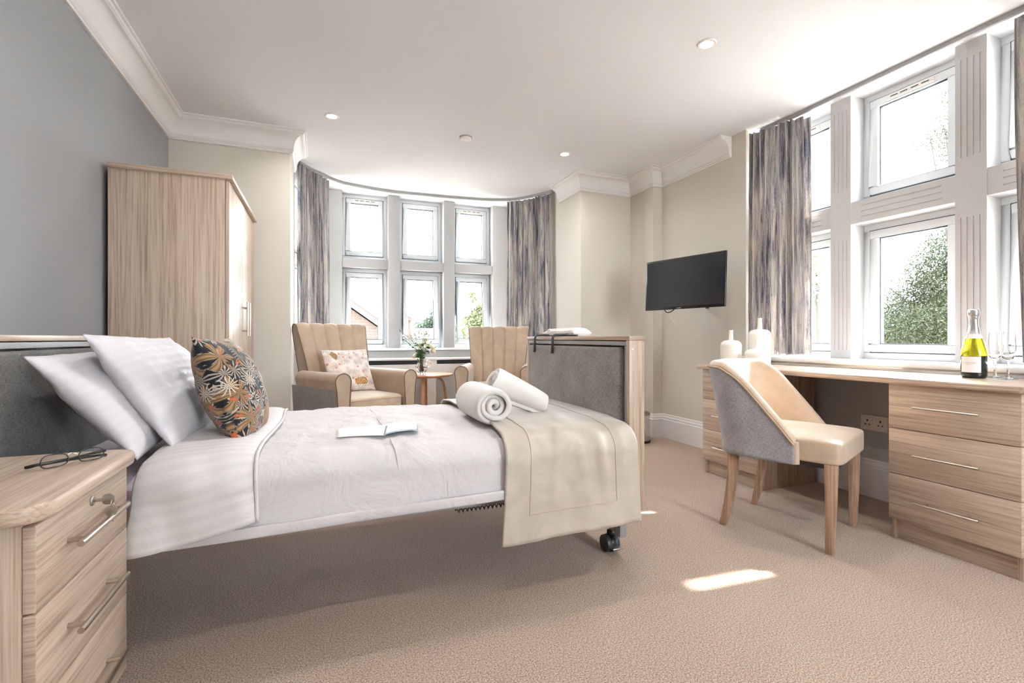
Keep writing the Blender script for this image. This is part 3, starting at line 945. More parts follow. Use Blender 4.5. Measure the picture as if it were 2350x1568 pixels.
# ------------------------------------------------------------------ adjustable bed
r = thing('adjustable_bed', 'adjustable care bed with oak ends and grey upholstered panels, on castors', 'bed', (0.17, 2.185, 0))
by0, by1 = 1.66, 2.71
def bed_end(name, xi, xo, zt):
    s = 1 if xo > xi else -1          # outward
    e = bpy.data.objects.new(name, None); COL.objects.link(e); e.parent = r; e.location = (0, 0, 0)
    b = B()
    b.box(xi, by0, 0.24, xo, by0 + 0.022, zt - 0.018); b.box(xi, by1 - 0.022, 0.24, xo, by1, zt - 0.018)
    b.box(xo - s * 0.018, by0 + 0.022, 0.24, xo, by1 - 0.022, zt - 0.018)
    o = b.build(name + '_case', M['wood_z'], e, True, bevel=0.0012)
    B().box(xi - s * 0.002, by0 - 0.002, zt - 0.018, xo + s * 0.002, by1 + 0.002, zt).build('top_rail', M['wood_y'], e, True, bevel=0.002)
    b = B()
    xa, xb = xi + s * 0.001, xi + s * 0.03
    b.box(xa, by0 + 0.024, zt - 0.039, xb, by1 - 0.024, zt - 0.021)
    b.box(xa, by0 + 0.024, 0.30, xb, by0 + 0.036, zt - 0.039); b.box(xa, by1 - 0.036, 0.30, xb, by1 - 0.024, zt - 0.039)
    b.build('metal_frame', M['frame_grey'], e, True, bevel=0.002)
    B().box(xa - s * 0.012, by0 + 0.060, 0.36, xb, by1 - 0.040, zt - 0.047).build('upholstered_panel', M['linen_grey'] if s > 0 else M['linen_dark'], e, True, bevel=0.014, seg=4)
    for yy in (by0, by1):
        t = -1 if yy == by0 else 1
        B().lathe([(0.0, 0.0035 * t), (0.004, 0.003 * t), (0.0062, 0.0), (0.0062, -0.002 * t)], 16, ((xi + xo) / 2 - s * 0.022, yy, zt - 0.055), 'y').build('bolt_cap', M['white_plastic'], e, True, smooth=50)
    return e
bed_end('headboard', -0.82, -0.893, 0.95)
fb = bed_end('footboard', 1.16, 1.233, 0.95)
b = B()
b.box(-0.81, 1.695, 0.328, 1.15, 1.725, 0.385); b.box(-0.81, 2.645, 0.328, 1.15, 2.675, 0.385)
for k in range(9):
    x = -0.75 + k * 0.23
    b.box(x, 1.725, 0.365, x + 0.04, 2.645, 0.383)
for x in (-0.3, 0.62): b.box(x, 1.9, 0.30, x + 0.04, 2.47, 0.365)
b.build('mattress_platform', M['frame_grey'], r, True, bevel=0.003)
for x in (1.195, -0.855):
    s = 1 if x > 0 else -1
    b = B()
    for y in (1.79, 2.58): b.box(x - 0.004, y - 0.018, 0.085, x + 0.030, y + 0.018, 0.36)
    b.box(x, 1.80, 0.09, x + 0.024, 2.57, 0.13)
    b.build('undercarriage', M['frame_grey'], r, True, bevel=0.003)
    for y in (1.85, 2.52):
        c = bpy.data.objects.new('castor', None); COL.objects.link(c); c.parent = r
        b = B()
        for d in (-0.020, 0.020):
            b.lathe([(0.0, d - 0.014), (0.026, d - 0.014), (0.036, d - 0.010), (0.0375, d - 0.004), (0.0375, d + 0.004), (0.036, d + 0.010), (0.026, d + 0.014), (0.0, d + 0.014)], 28, (x - 0.006, y, 0.0375), 'x')
        b.build('wheel', M['dark_grey'], c, True, smooth=40)
        b = B(); b.cyl((x - 0.006, y, 0.04), (x - 0.006, y, 0.092), 0.013, 14)
        b.lathe([(0.0385, -0.010), (0.040, 0.0), (0.0385, 0.010)], 24, (x - 0.006, y, 0.0375), 'x')
        b.build('fork', M['black'], c, True, smooth=40)
        B().box(x - 0.030, y - 0.066, 0.028, x + 0.018, y - 0.036, 0.036).build('brake_lever', M['steel'], c, True, bevel=0.003)
# coiled control cable under the platform
pts = [(0.45 + 0.24 * i / 300, 1.702 + 0.006 * math.cos(2 * PI * i / 20), 0.320 + 0.006 * math.sin(2 * PI * i / 20)) for i in range(301)]
B().tube(pts, 0.0022, 6).build('coiled_cable', M['black'], r, True, smooth=60)

# bed control handset hooked over the footboard
hs = thing('bed_handset', 'white bed control handset hooked over the footboard top by two dark hooks', 'bed remote', (1.25, 2.3, 0.80))
M['handset'] = plain('warm_white_handset', (232, 222, 218), 0.4)
b = B()
def hs_fn(u, v):
    a = 2 * PI * v
    y = 2.265 + 0.39 * u
    h = 0.028 * min(1, (u * 9) ** 0.5 if u < 0.11 else 1) * min(1, ((1 - u) * 5) ** 0.6 if u > 0.8 else 1) + 0.002
    return (1.29 + 0.055 * math.copysign(abs(math.cos(a)) ** 0.6, math.cos(a)), y, 0.968 + h * math.copysign(abs(math.sin(a)) ** 0.6, math.sin(a)))
bb = B(); bb.grid(hs_fn, 30, 32, wrap_v=True)
n = 32
bb.f.append(tuple(reversed(range(n)))); bb.f.append(tuple(29 * n + k for k in range(n))); bb.has_uv = False
bb.build('body', M['handset'], hs, True, smooth=60)
b = B(); b.lathe([(0.0, 0.0), (0.024, 0.0), (0.024, 0.012), (0.018, 0.018), (0.0, 0.018)], 20, (1.232, 2.56, 0.972), 'x')
b.build('end_grip', M['handset'], hs, True, smooth=40)
b = B()
b.box(1.214, 2.20, 0.951, 1.226, 2.57, 0.961)
b.build('hook_bar', M['dark_grey'], hs, True, bevel=0.002)
for y in (2.326, 2.555):
    b = B()
    pts = [(1.252, y, 0.90), (1.252, y, 0.95), (1.246, y, 0.959), (1.20, y, 0.960), (1.158, y, 0.959), (1.146, y, 0.953), (1.142, y, 0.94), (1.139, y, 0.862)]
    b.tube(pts, 0.007, 10)
    b.build('hook', M['dark_grey'], hs, True, smooth=60)

# ------------------------------------------------------------------ desk: two drawer units under one worktop
def drawer_unit(label, y0, y1):
    r = thing('drawer_unit', label, 'drawer unit', (2.75, (y0 + y1) / 2, 0), group='drawer units under the desk worktop')
    for a, c in ((y0, y0 + 0.018), (y1 - 0.018, y1)):
        B().box(2.521, a, 0, 2.985, c, 0.729).build('side_panel', M['wood_z'], r, True, bevel=0.001)
    B().box(2.97, y0 + 0.018, 0.05, 2.982, y1 - 0.018, 0.729).build('back_panel', M['wood_z'], r, True)
    B().box(2.535, y0 + 0.018, 0.0, 2.551, y1 - 0.018, 0.092).build('plinth', M['wood_y'], r, True)
    for z0, z1, hz in ((0.5225, 0.728, 0.629), (0.3105, 0.5195, 0.412), (0.095, 0.3075, 0.200)):
        d = B().box(2.50, y0 - 0.002, z0, 2.519, y1 + 0.002, z1).build('drawer', M['wood_y'], r, True, bevel=0.0018)
        ym = (y0 + y1) / 2
        bar_handle(d, (2.466, ym - 0.118, hz), (2.466, ym + 0.118, hz), (0.034, 0, 0), 0.0048, 0.18)
    return r
drawer_unit('oak drawer unit at the window end of the desk, under the champagne bottle', 1.028, 1.494)
drawer_unit('oak drawer unit behind the desk chair, under the white vases', 2.232, 2.70)
wt = thing('desk_worktop', 'long greige oak worktop spanning both drawer units below the window sill', 'worktop', (2.75, 1.86, 0.73))
pw = [(3.022, 2.735), (2.474, 2.735)] + [(2.474 + 0.05 - 0.05 * math.cos(a), 0.985 + 0.05 - 0.05 * math.sin(a)) for a in [PI / 2 * i / 6 for i in range(7)]] + [(3.022, 0.985)]
B().prism(pw, 0.7295, 0.756).build('top', M['wood_y'], wt, True, bevel=0.003)

# double socket under the desk
s = thing('wall_socket', 'white double power socket on the wall under the desk worktop', 'socket', (3.048, 1.90, 0.44))
pl = B().box(3.040, 1.824, 0.395, 3.0495, 1.976, 0.483).build('plate', M['white_plastic'], s, True, bevel=0.003)
for yc in (1.864, 1.936):
    b = B()
    b.box(3.0385, yc - 0.004, 0.446, 3.0402, yc + 0.004, 0.458); b.box(3.0385, yc - 0.015, 0.425, 3.0402, yc - 0.007, 0.431); b.box(3.0385, yc + 0.007, 0.425, 3.0402, yc + 0.015, 0.431)
    b.build('pin_holes', M['black'], pl, True)
for yc in (1.890, 1.910):
    B().box(3.035, yc - 0.006, 0.452, 3.0402, yc + 0.006, 0.474).build('switch', M['white_plastic'], pl, True, bevel=0.0015)

# ------------------------------------------------------------------ television on its arm
t = thing('television', 'black flat-screen television on a wall bracket', 'television', (3.05, 3.2, 1.38))
c0, c1 = Vector((2.607, 3.489, 1.39)), Vector((2.783, 2.776, 1.39))
ta = (c1 - c0).normalized(); tu = Vector((0.045, 0.005, 1.0)); tu = (tu - ta * tu.dot(ta)).normalized(); tn = ta.cross(tu)
if tn.x > 0: tn = -tn
tw, th_ = (c1 - c0).length, 0.418
TM = Matrix(((ta.x, tu.x, tn.x, (c0.x + c1.x) / 2), (ta.y, tu.y, tn.y, (c0.y + c1.y) / 2), (ta.z, tu.z, tn.z, 1.386), (0, 0, 0, 1)))
b = B(); b.mbox(TM @ Matrix.Translation((0, 0, -0.008)), tw / 2, th_ / 2, 0.008)
b.build('bezel', M['tv_body'], t, True, bevel=0.003)
b = B(); b.mbox(TM @ Matrix.Translation((0, 0.004, 0.0006)), tw / 2 - 0.012, th_ / 2 - 0.018, 0.0008)
b.build('screen', M['tv_screen'], t, True)
b = B(); b.mbox(TM @ Matrix.Translation((0, -0.02, -0.035)), tw / 2 - 0.06, th_ / 2 - 0.07, 0.022)
b.build('rear_housing', M['black'], t, True, bevel=0.012)
for k, (dx, w) in enumerate(((0.0, 0.018),)):
    b = B(); b.mbox(TM @ Matrix.Translation((-0.03, -th_ / 2 + 0.008, 0.0006)), 0.020, 0.0028, 0.0006)
    b.build('maker_badge', M['steel'], t, True)
b = B(); b.mbox(TM @ Matrix.Translation((0.22, -th_ / 2 - 0.004, -0.006)), 0.012, 0.005, 0.006)
b.build('sensor', M['black'], t, True, bevel=0.002)
b = B()
p = TM @ Vector((0.05, 0, -0.055))
b.tube([p, (2.90, 3.32, 1.386), (3.03, 3.20, 1.386)], 0.014, 10)
b.box(3.035, 3.12, 1.28, 3.05, 3.28, 1.49)
b.build('wall_bracket', M['black'], t, True, smooth=35)
b = B()
p0, p1 = TM @ Vector((-0.21, -0.17, -0.04)), TM @ Vector((-0.08, -0.17, -0.04))
pm = TM @ Vector((-0.145, -0.232, -0.02))
b.tube(spline([p0, TM @ Vector((-0.19, -0.21, -0.03)), pm, TM @ Vector((-0.10, -0.21, -0.03)), p1], 5), 0.004, 8)
b.build('cable', M['black'], t, True, smooth=60)
b = B(); q = pm
b.tube(spline([q, q + Vector((0.06, 0.0, -0.08)), q + Vector((0.16, -0.02, -0.16)), Vector((3.045, 3.34, 0.96))], 5), 0.0018, 6)
b.build('aerial_lead', M['white_plastic'], t, True, smooth=60)

# pedal bin half hidden behind the footboard
r = thing('pedal_bin', 'small silver pedal bin by the skirting, peeping out behind the footboard', 'bin', (2.70, 3.72, 0))
B().lathe([(0.0, 0.0), (0.102, 0.0), (0.104, 0.004), (0.104, 0.018), (0.10, 0.02)], 36, (2.70, 3.72, 0)).build('base_ring', M['black'], r, True, smooth=40)
B().lathe([(0.099, 0.018), (0.099, 0.245)], 40, (2.70, 3.72, 0)).build('bucket', M['chrome'], r, True, smooth=40)
B().lathe([(0.101, 0.245), (0.103, 0.252), (0.101, 0.262), (0.085, 0.275), (0.04, 0.284), (0.0, 0.286)], 36, (2.70, 3.72, 0)).build('lid', M['steel'], r, True, smooth=40)
B().box(2.66, 3.605, 0.006, 2.74, 3.64, 0.014).build('pedal', M['black'], r, True, bevel=0.003)

# ------------------------------------------------------------------ radiator cover under the bay window
rc = thing('radiator_cover', 'white radiator cover with pierced grille panels under the bay window', 'radiator cover', (1.1, 5.45, 0))
ry = 5.36
B().box(0.02, ry - 0.02, 0.700, 2.18, 5.58, 0.722).build('shelf', M['white'], rc, True, bevel=0.006, seg=3)
b = B()
b.box(0.04, ry, 0.0, 2.16, ry + 0.018, 0.10); b.box(0.04, ry, 0.545, 2.16, ry + 0.018, 0.655)
xs = [0.04, 0.12, 0.78, 0.90, 1.02, 1.14, 1.30, 1.42, 2.08, 2.16]
st = [(0.04, 0.12), (0.50, 0.58), (1.05, 1.19), (1.58, 1.66), (2.08, 2.16)]
for a, c in st: b.box(a, ry, 0.10, c, ry + 0.018, 0.545)
for a, c in ((0.04, 0.12), (0.99, 1.20), (2.08, 2.16)): b.box(a, ry, 0.655, c, ry + 0.018, 0.700)
b.box(0.04, ry, 0, 0.06, 5.58, 0.70); b.box(2.14, ry, 0, 2.16, 5.58, 0.70)
b.build('front_frame', M['white'], rc, True)
M['slot'] = plain('dark_blue_grey_interior', (56, 62, 72), 0.8)
B().box(0.06, ry + 0.03, 0.56, 2.14, ry + 0.04, 0.70).build('inner_back', M['slot'], rc, True)
M['radiator'] = plain('grey_radiator', (196, 198, 202), 0.6)
B().box(0.06, ry + 0.03, 0.0, 2.14, ry + 0.04, 0.56).build('radiator_face', M['radiator'], rc, True)
def grille():
    m = N('pierced_quatrefoil_grille')
    sp = m.n('ShaderNodeSeparateXYZ'); m.l(m.coord(), sp.inputs[0])
    P_ = 0.032
    def cell(ax, off):
        return m.math('SUBTRACT', m.math('FRACT', m.math('ADD', m.math('DIVIDE', sp.outputs[ax], P_), 10 + off)), 0.5)
    holes = None
    for ox in (0.0, 0.5):
        x, z = cell(0, ox), cell(2, ox)
        ax, az = m.math('ABSOLUTE', x), m.math('ABSOLUTE', z)
        s = m.math('ADD', ax, az)
        lobes = m.math('LESS_THAN', s, 0.36)
        arm = m.math('LESS_THAN', m.math('MINIMUM', ax, az), 0.13)
        h = m.math('MULTIPLY', lobes, arm)
        holes = h if holes is None else m.math('MAXIMUM', holes, h)
    tr = m.n('ShaderNodeBsdfTransparent')
    m.col(lin((206, 206, 206))).set(Roughness=0.5)
    mx = m.n('ShaderNodeMixShader'); m.l(holes, mx.inputs[0]); m.l(m.b.outputs[0], mx.inputs[1]); m.l(tr.outputs[0], mx.inputs[2]); m.l(mx.outputs[0], m.o.inputs[0])
    return m.m
M['grille'] = grille()
for i in range(len(st) - 1):
    B().box(st[i][1], ry + 0.006, 0.10, st[i + 1][0], ry + 0.010, 0.545).build('grille_panel', M['grille'], rc, True)

# ------------------------------------------------------------------ mattress, duvet, throw
mt = thing('mattress', 'mattress in a pale fitted sheet on the adjustable bed', 'mattress', (0.17, 2.185, 0.386))
def mat_fn(u, v):
    a = 2 * PI * v
    x = -0.80 + 1.94 * u
    cx = math.copysign(abs(math.cos(a)) ** 0.25, math.cos(a)); sz = math.copysign(abs(math.sin(a)) ** 0.35, math.sin(a))
    k = 1.0 - 0.02 * (abs(2 * u - 1) ** 30)
    w = 0.004 * fbm(x * 7, cx * 3, sz * 4)
    return (x, 2.185 + cx * (0.49 * k + w), 0.459 + sz * (0.073 * k + w)), (x, v * 2.2)
mb_ = B(); mb_.grid(mat_fn, 60, 64, wrap_v=True)
nn = 64
mb_.f.append(tuple(reversed(range(nn)))); mb_.f.append(tuple(59 * nn + k for k in range(nn)))
mb_.build('fitted_sheet', M['sheet'], mt, True, smooth=60)

# cross-section of the bedding over the bed: near hem, near side, top, far side
def section(zn, zf, off, ny=1.612, fy=2.745, top=0.578, rn=0.085):
    P = []
    P.append(Vector((ny - 0.018, zn)))
    P.append(Vector((ny - 0.008, (zn + 0.5) / 2)))
    P.append(Vector((ny + 0.002, 0.485)))
    for i in range(1, 8):
        a = PI / 2 * i / 8
        P.append(Vector((ny + rn - rn * math.cos(a), 0.498 + (top - 0.006 - 0.498) * math.sin(a))))
    for i in range(1, 9):
        t = i / 9
        P.append(Vector((ny + rn + (fy - ny - 2 * rn) * t, top + 0.007 * math.sin(PI * t))))
    for i in range(1, 8):
        a = PI / 2 * i / 8
        P.append(Vector((fy - rn + rn * math.sin(a), 0.498 + (top - 0.006 - 0.498) * math.cos(a))))
    P.append(Vector((fy, 0.46)))
    P.append(Vector((fy + 0.006, zf)))
    # push outward
    Q = []
    for i, p in enumerate(P):
        t = P[min(i + 1, len(P) - 1)] - P[max(i - 1, 0)]
        n = Vector((-t.y, t.x)).normalized()
        Q.append(p + n * off)
    return Q
def resample(P, n):
    d = [0.0]
    for i in range(1, len(P)): d.append(d[-1] + (P[i] - P[i - 1]).length)
    out, j = [], 0
    for k in range(n):
        s = d[-1] * k / (n - 1)
        while j < len(P) - 2 and d[j + 1] < s: j += 1
        t = (s - d[j]) / max(d[j + 1] - d[j], 1e-9)
        out.append((P[j].lerp(P[j + 1], t), s))
    return out
def drape(x0f, x1f, zn, zf, off, nu, nv, wr, seed, bul=0.0, znf=None):
    """cloth over the bed between x0f(s) and x1f(s), s = share along the cross-section"""
    def fn(u, v):
        xm = x0f(v) * (1 - u) + x1f(v) * u
        z0 = znf(u) if znf else zn
        sec = cache.setdefault(round(u * 4000), resample(section(z0, zf, off), nv))
        j = min(int(round(v * (nv - 1))), nv - 1)
        p, s = sec[j]
        q = sec[min(j + 1, nv - 1)][0] - sec[max(j - 1, 0)][0]
        n = Vector((-q.y, q.x)).normalized()
        a = wr(xm, s, u, v)
        p = p + n * a
        return (xm, p.x, p.y), (xm + seed, s)
    cache = {}
    return B().grid(fn, nu, nv)

def wr_duvet(x, s, u, v):
    side = max(0.0, min(1.0, (0.27 - s) / 0.12))
    top = 1 - side
    calm = 1 - max(0.0, min(1.0, (x - 0.5) / 0.08))
    a = 0.010 * top * fbm(x * 4.2, s * 5.5, 3.0, 4) + 0.006 * top * fbm(x * 14, s * 9, 8.0, 3)
    # long diagonal folds on the hanging side
    dgn = math.sin((x * 1.3 - s * 2.1) * 9 + 2.2 * fbm(x * 1.6, s * 2.0, 5.0))
    a += side * (0.010 * dgn * (0.4 + 0.6 * abs(fbm(x * 1.2, 1.0, 2.0))) + 0.006 * fbm(x * 3.2, s * 4, 1.0))
    return a * calm - 0.004 * (1 - calm)
dv = thing('duvet', 'white duvet with a broad turned-down striped band, spread over the bed', 'duvet', (0.3, 2.185, 0.4))
db = drape(lambda v: -0.455, lambda v: 1.135, 0.372, 0.42, 0.0, 190, 110, wr_duvet, 0.0, znf=lambda u: 0.356 + 0.036 * u)
dvo = db.build('cover', M['duvet'], dv, True, smooth=180, solid=0.012)
# stitched hem band along the near lower edge
def hem_fn(u, v):
    x = -0.40 + 0.99 * u
    z = 0.355 + 0.036 * (x + 0.455) / 1.59
    yo = 1.5925 - 0.0085 + 0.003 * math.sin(x * 9)
    a = 2 * PI * v
    return (x, yo + 0.0065 * math.cos(a) + 0.004, z + 0.017 + 0.017 * math.copysign(abs(math.sin(a)) ** 0.5, math.sin(a)))
B().grid(hem_fn, 60, 16, wrap_v=True).build('hem', M['duvet'], dv, True, smooth=180)
# centre seam across the duvet
sec = resample(section(0.371, 0.42, 0.004), 60)
B().tube([(0.232 + 0.004 * math.sin(i * 0.4), p.x, p.y + 0.001) for i, (p, s) in enumerate(sec)], 0.0022, 6).build('seam', M['duvet'], dv, True, smooth=180)
def wr_band(x, s, u, v):
    side = max(0.0, min(1.0, (0.27 - s) / 0.12))
    e = (1 - abs(2 * u - 1) ** 6)
    a = 0.016 * e + 0.004 * fbm(x * 6, s * 5, 4.0, 3) + side * 0.006 * math.sin(x * 22 + s * 10 + fbm(x * 4, s * 3, 7.0) * 2)
    return a
bx1 = lambda v: -0.178 + 0.035 * max(0, v - 0.2) - 0.01 * math.sin(v * 9)
bb = drape(lambda v: -0.487 + 0.02 * math.sin(v * 5), bx1, 0.36, 0.45, 0.008, 60, 110, wr_band, 3.0, znf=lambda u: 0.352 + 0.055 * u ** 1.5)
bb.build('turned_down_band', M['duvet_stripe'], dv, True, smooth=180, solid=0.014)
# rounded cord-like hem of the turned-down edge and the open fold at its lower end
sec = resample(section(0.405, 0.46, 0.016), 90)
pts = [(bx1(i / 89) + 0.006, p.x, p.y) for i, (p, s) in enumerate(sec)]
B().tube(pts, 0.0055, 10).build('band_hem', M['duvet'], dv, True, smooth=180)

def wr_throw(x, s, u, v):
    side = max(0.0, min(1.0, (0.42 - s) / 0.14))
    a = 0.003 * fbm(x * 5, s * 4, 9.0) + side * (0.006 * math.sin(u * 11 + 1.0 * math.sin(s * 7)) * (0.5 + 0.5 * (1 - s / 0.42)) + 0.002 * math.sin(u * 34 + s * 11))
    for uc, lean, am_ in ((0.36, 0.25, 0.008), (0.55, -0.35, 0.007), (0.70, -0.15, 0.009), (0.86, 0.1, 0.006)):
        a += side * am_ * math.exp(-((u - uc - lean * (s - 0.25)) / 0.035) ** 2) * math.exp(-((s - 0.30) / 0.15) ** 2)
    # crease fanning from the near top edge
    a += 0.004 * math.exp(-((s - 0.40) / 0.09) ** 2) * math.sin(u * 26 + 3)
    return a
th = thing('bed_throw', 'champagne beige quilted throw across the foot of the bed', 'throw', (0.87, 2.185, 0.3))
tx0 = lambda v: 0.578 + 0.06 * min(1, v / 0.45)
tx1 = lambda v: 1.150 + 0.0 * v
tb = drape(tx0, tx1, 0.228, 0.33, 0.026, 90, 130, wr_throw, 0.0, znf=lambda u: 0.222 + 0.012 * u)
tb.build('satin_cover', M['throw'], th, True, smooth=180, solid=0.009)
M['stitch'] = plain('throw_stitching', (184, 171, 154), 0.6)
def throw_line(pts_uv):
    out = []
    for u, v in pts_uv:
        sec = resample(section(0.222 + 0.012 * u, 0.33, 0.0312), 131)
        p, s = sec[int(round(v * 130))]
        x = tx0(v) * (1 - u) + tx1(v) * u
        a = wr_throw(x, s, u, v)
        q = sec[min(int(round(v * 130)) + 1, 130)][0] - sec[max(int(round(v * 130)) - 1, 0)][0]
        n = Vector((-q.y, q.x)).normalized()
        p = p + n * a
        out.append((x, p.x, p.y))
    return out
seg = [(0.17, 0.60 - 0.545 * i / 60) for i in range(61)] + [(0.17 + 0.64 * i / 30, 0.055) for i in range(1, 31)] + [(0.81, 0.055 + 0.545 * i / 60) for i in range(1, 61)]
B().tube(throw_line(seg), 0.0022, 6).build('stitched_border', M['stitch'], th, True, smooth=180)

# ------------------------------------------------------------------ pillows and cushions
def pillow(name, mat, w, h, t, Mx, seed, parent=None, corner=0.10, nx=56, wrk=0.006, flat=2.2, edge=True, solid_uv=True, sag=0.0):
    """closed pillow: local x width, y height, z thickness"""
    def side(sg):
        def fn(u, v):
            a, b_ = 2 * u - 1, 2 * v - 1
            # pinched outline with pointed corners
            X = w / 2 * a * (1 - corner * (1 - b_ * b_) * abs(a) ** 3)
            Y = h / 2 * b_ * (1 - corner * 0.8 * (1 - a * a) * abs(b_) ** 3)
            e = max(0.0, (1 - abs(a) ** flat)) ** 0.62 * max(0.0, (1 - abs(b_) ** flat)) ** 0.62
            wv = fbm(a * 2.2 + seed, b_ * 2.2, sg * 3.0, 3)
            z = sg * (t / 2 * e * (1 - sag * b_) + wrk * e ** 0.4 * wv)
            # small gathers running in from the corners
            z += sg * 0.004 * math.sin((a - b_) * 16 + seed) * (abs(a * b_) ** 2) * min(1, e * 5)
            return (X, Y, z), (u * w if not solid_uv else u, v * h if not solid_uv else v)
        return fn
    b = B()
    b.grid(side(1), nx, nx); o = len(b.v)
    b.grid(side(-1), nx, nx)
    ob = b.build(name, mat, parent, smooth=180)
    bm = bmesh.new(); bm.from_mesh(ob.data)
    bmesh.ops.remove_doubles(bm, verts=bm.verts, dist=1e-5)
    bmesh.ops.recalc_face_normals(bm, faces=bm.faces)
    bm.to_mesh(ob.data); bm.free()
    for p in ob.data.polygons: p.use_smooth = True
    if parent is None: ob.matrix_world = Mx
    return ob
def three(cn, cf, top_n, w, h):
    """frame whose lower edge runs cn->cf (near to far) and whose height points to top_n"""
    cn, cf, tp = Vector(cn), Vector(cf), Vector(top_n)
    xa = (cf - cn).normalized(); ya = tp - cn; ya = (ya - xa * ya.dot(xa)).normalized()
    c = (cn + cf) / 2 + ya * h / 2
    return frame_axes(c, xa, ya)
p1 = pillow('pillow', M['pillow'], 0.73, 0.405, 0.17, three((-0.505, 1.73, 0.592), (-0.48, 2.44, 0.60), (-0.735, 1.755, 0.862), 0.74, 0.385), 1.0, solid_uv=False, corner=0.09, wrk=0.012)
tag(p1, 'lower white pillow resting against the grey headboard, behind the other pillow', 'pillow', 'white bed pillows')
p2 = pillow('pillow', M['pillow'], 0.74, 0.43, 0.165, three((-0.425, 1.785, 0.600), (-0.385, 2.50, 0.59), (-0.650, 1.81, 0.945), 0.74, 0.42), 4.0, solid_uv=False, corner=0.09, wrk=0.012)
tag(p2, 'upper white pillow standing behind the dark patterned cushion', 'pillow', 'white bed pillows')
p3 = pillow('scatter_cushion', M['print_dark'], 0.415, 0.405, 0.19, three((-0.250, 1.835, 0.572), (-0.215, 2.21, 0.572), (-0.378, 1.855, 0.925), 0.415, 0.39), 2.0, corner=0.08, wrk=0.008, flat=2.0)
tag(p3, 'black and tan botanical print cushion leaning on the bed pillows', 'cushion')

# ------------------------------------------------------------------ rolled towels
def towel(label, p0, p1, R0, R1, seed, flap=0.0):
    p0, p1 = Vector(p0), Vector(p1)
    ax = (p1 - p0); L = ax.length; ax.normalize()
    up = Vector((0, 0, 1)); a = ax.cross(up).normalized(); c = a.cross(ax).normalized()
    turns = 3.3; PH = -PI / 2 + 0.5 - turns * 2 * PI
    base = (p0 + p1) / 2 - Vector((0, 0, R0))
    def fn(u, v):
        th_ = v * turns * 2 * PI
        R = R0 * (1 - u) + R1 * u
        r = R * (0.06 + 0.94 * v ** 0.85) - 0.006
        r *= 1 + 0.02 * math.sin(3 * th_ / turns + seed) + 0.03 * fbm(math.cos(th_) * 1.5 + seed, math.sin(th_) * 1.5, u * 3)
        t = u * L + (0.012 * math.sin(th_ * 0.7 + seed) + 0.018 * (1 - v)) * (1 if u < 0.5 else -1) * abs(2 * u - 1) ** 4
        e = abs(2 * u - 1) ** 10
        r *= 1 - 0.10 * e
        q = p0 + ax * t + a * (r * math.cos(th_ + PH)) + c * (r * math.sin(th_ + PH) * 0.93)
        return (q.x, q.y, q.z), (u * L, th_ * R / 3)
    b = B().grid(fn, 44, 190)
    o = b.build('rolled_towel', M['towel'], base=base, smooth=180, solid=0.0205)
    o.modifiers['thickness'].offset = 0
    return tag(o, label, 'towel', 'rolled white towels')
towel('white towel rolled tight, lying on the throw with its spiral end showing', (0.640, 1.815, 0.672), (0.655, 2.19, 0.668), 0.083, 0.088, 0.4)
towel('white towel roll leaning diagonally across the other towel', (0.695, 2.03, 0.758), (0.945, 1.99, 0.640), 0.080, 0.052, 2.1)

# ------------------------------------------------------------------ open leaflet on the duvet
lf = thing('leaflet', 'open printed leaflet lying on the middle of the bed', 'leaflet', (0.19, 1.90, 0.60))
def sheet(b, pts, z):
    q = [(p[0], p[1], z + (p[2] if len(p) > 2 else 0)) for p in pts]
    b.add(q, [tuple(range(len(q)))])
LZ = 0.596
def page(pts, z, dome=0.004):
    def fn(u, v):
        a = Vector(pts[0]).lerp(Vector(pts[1]), u); c = Vector(pts[3]).lerp(Vector(pts[2]), u)
        p = a.lerp(c, v)
        return (p.x, p.y, z + dome * math.sin(PI * u) + 0.004 * v * 0)
    return B().grid(fn, 12, 6)
page([(0.05, 1.80), (0.212, 1.775), (0.244, 1.985), (0.055, 1.955)], LZ, 0.002).build('page', M['paper'], lf, True, smooth=60, solid=0.0012)
ph = N('printed_photo_page')
uvp = ph.coord('UV')
pc = ph.ramp(ph.math('ADD', ph.math('MULTIPLY', ph.noise(ph.map(uvp, (2, 5, 1)), 1.5, 3), 0.7), 0.15), [(0.35, (118, 128, 138)), (0.5, (176, 190, 200)), (0.62, (214, 222, 226))])
ph.col(pc).set(Roughness=0.35)
page([(0.206, 1.772), (0.335, 1.815), (0.365, 1.985), (0.240, 1.985)], LZ + 0.002, 0.006).build('photo_page', ph.m, lf, True, smooth=60, solid=0.0012)

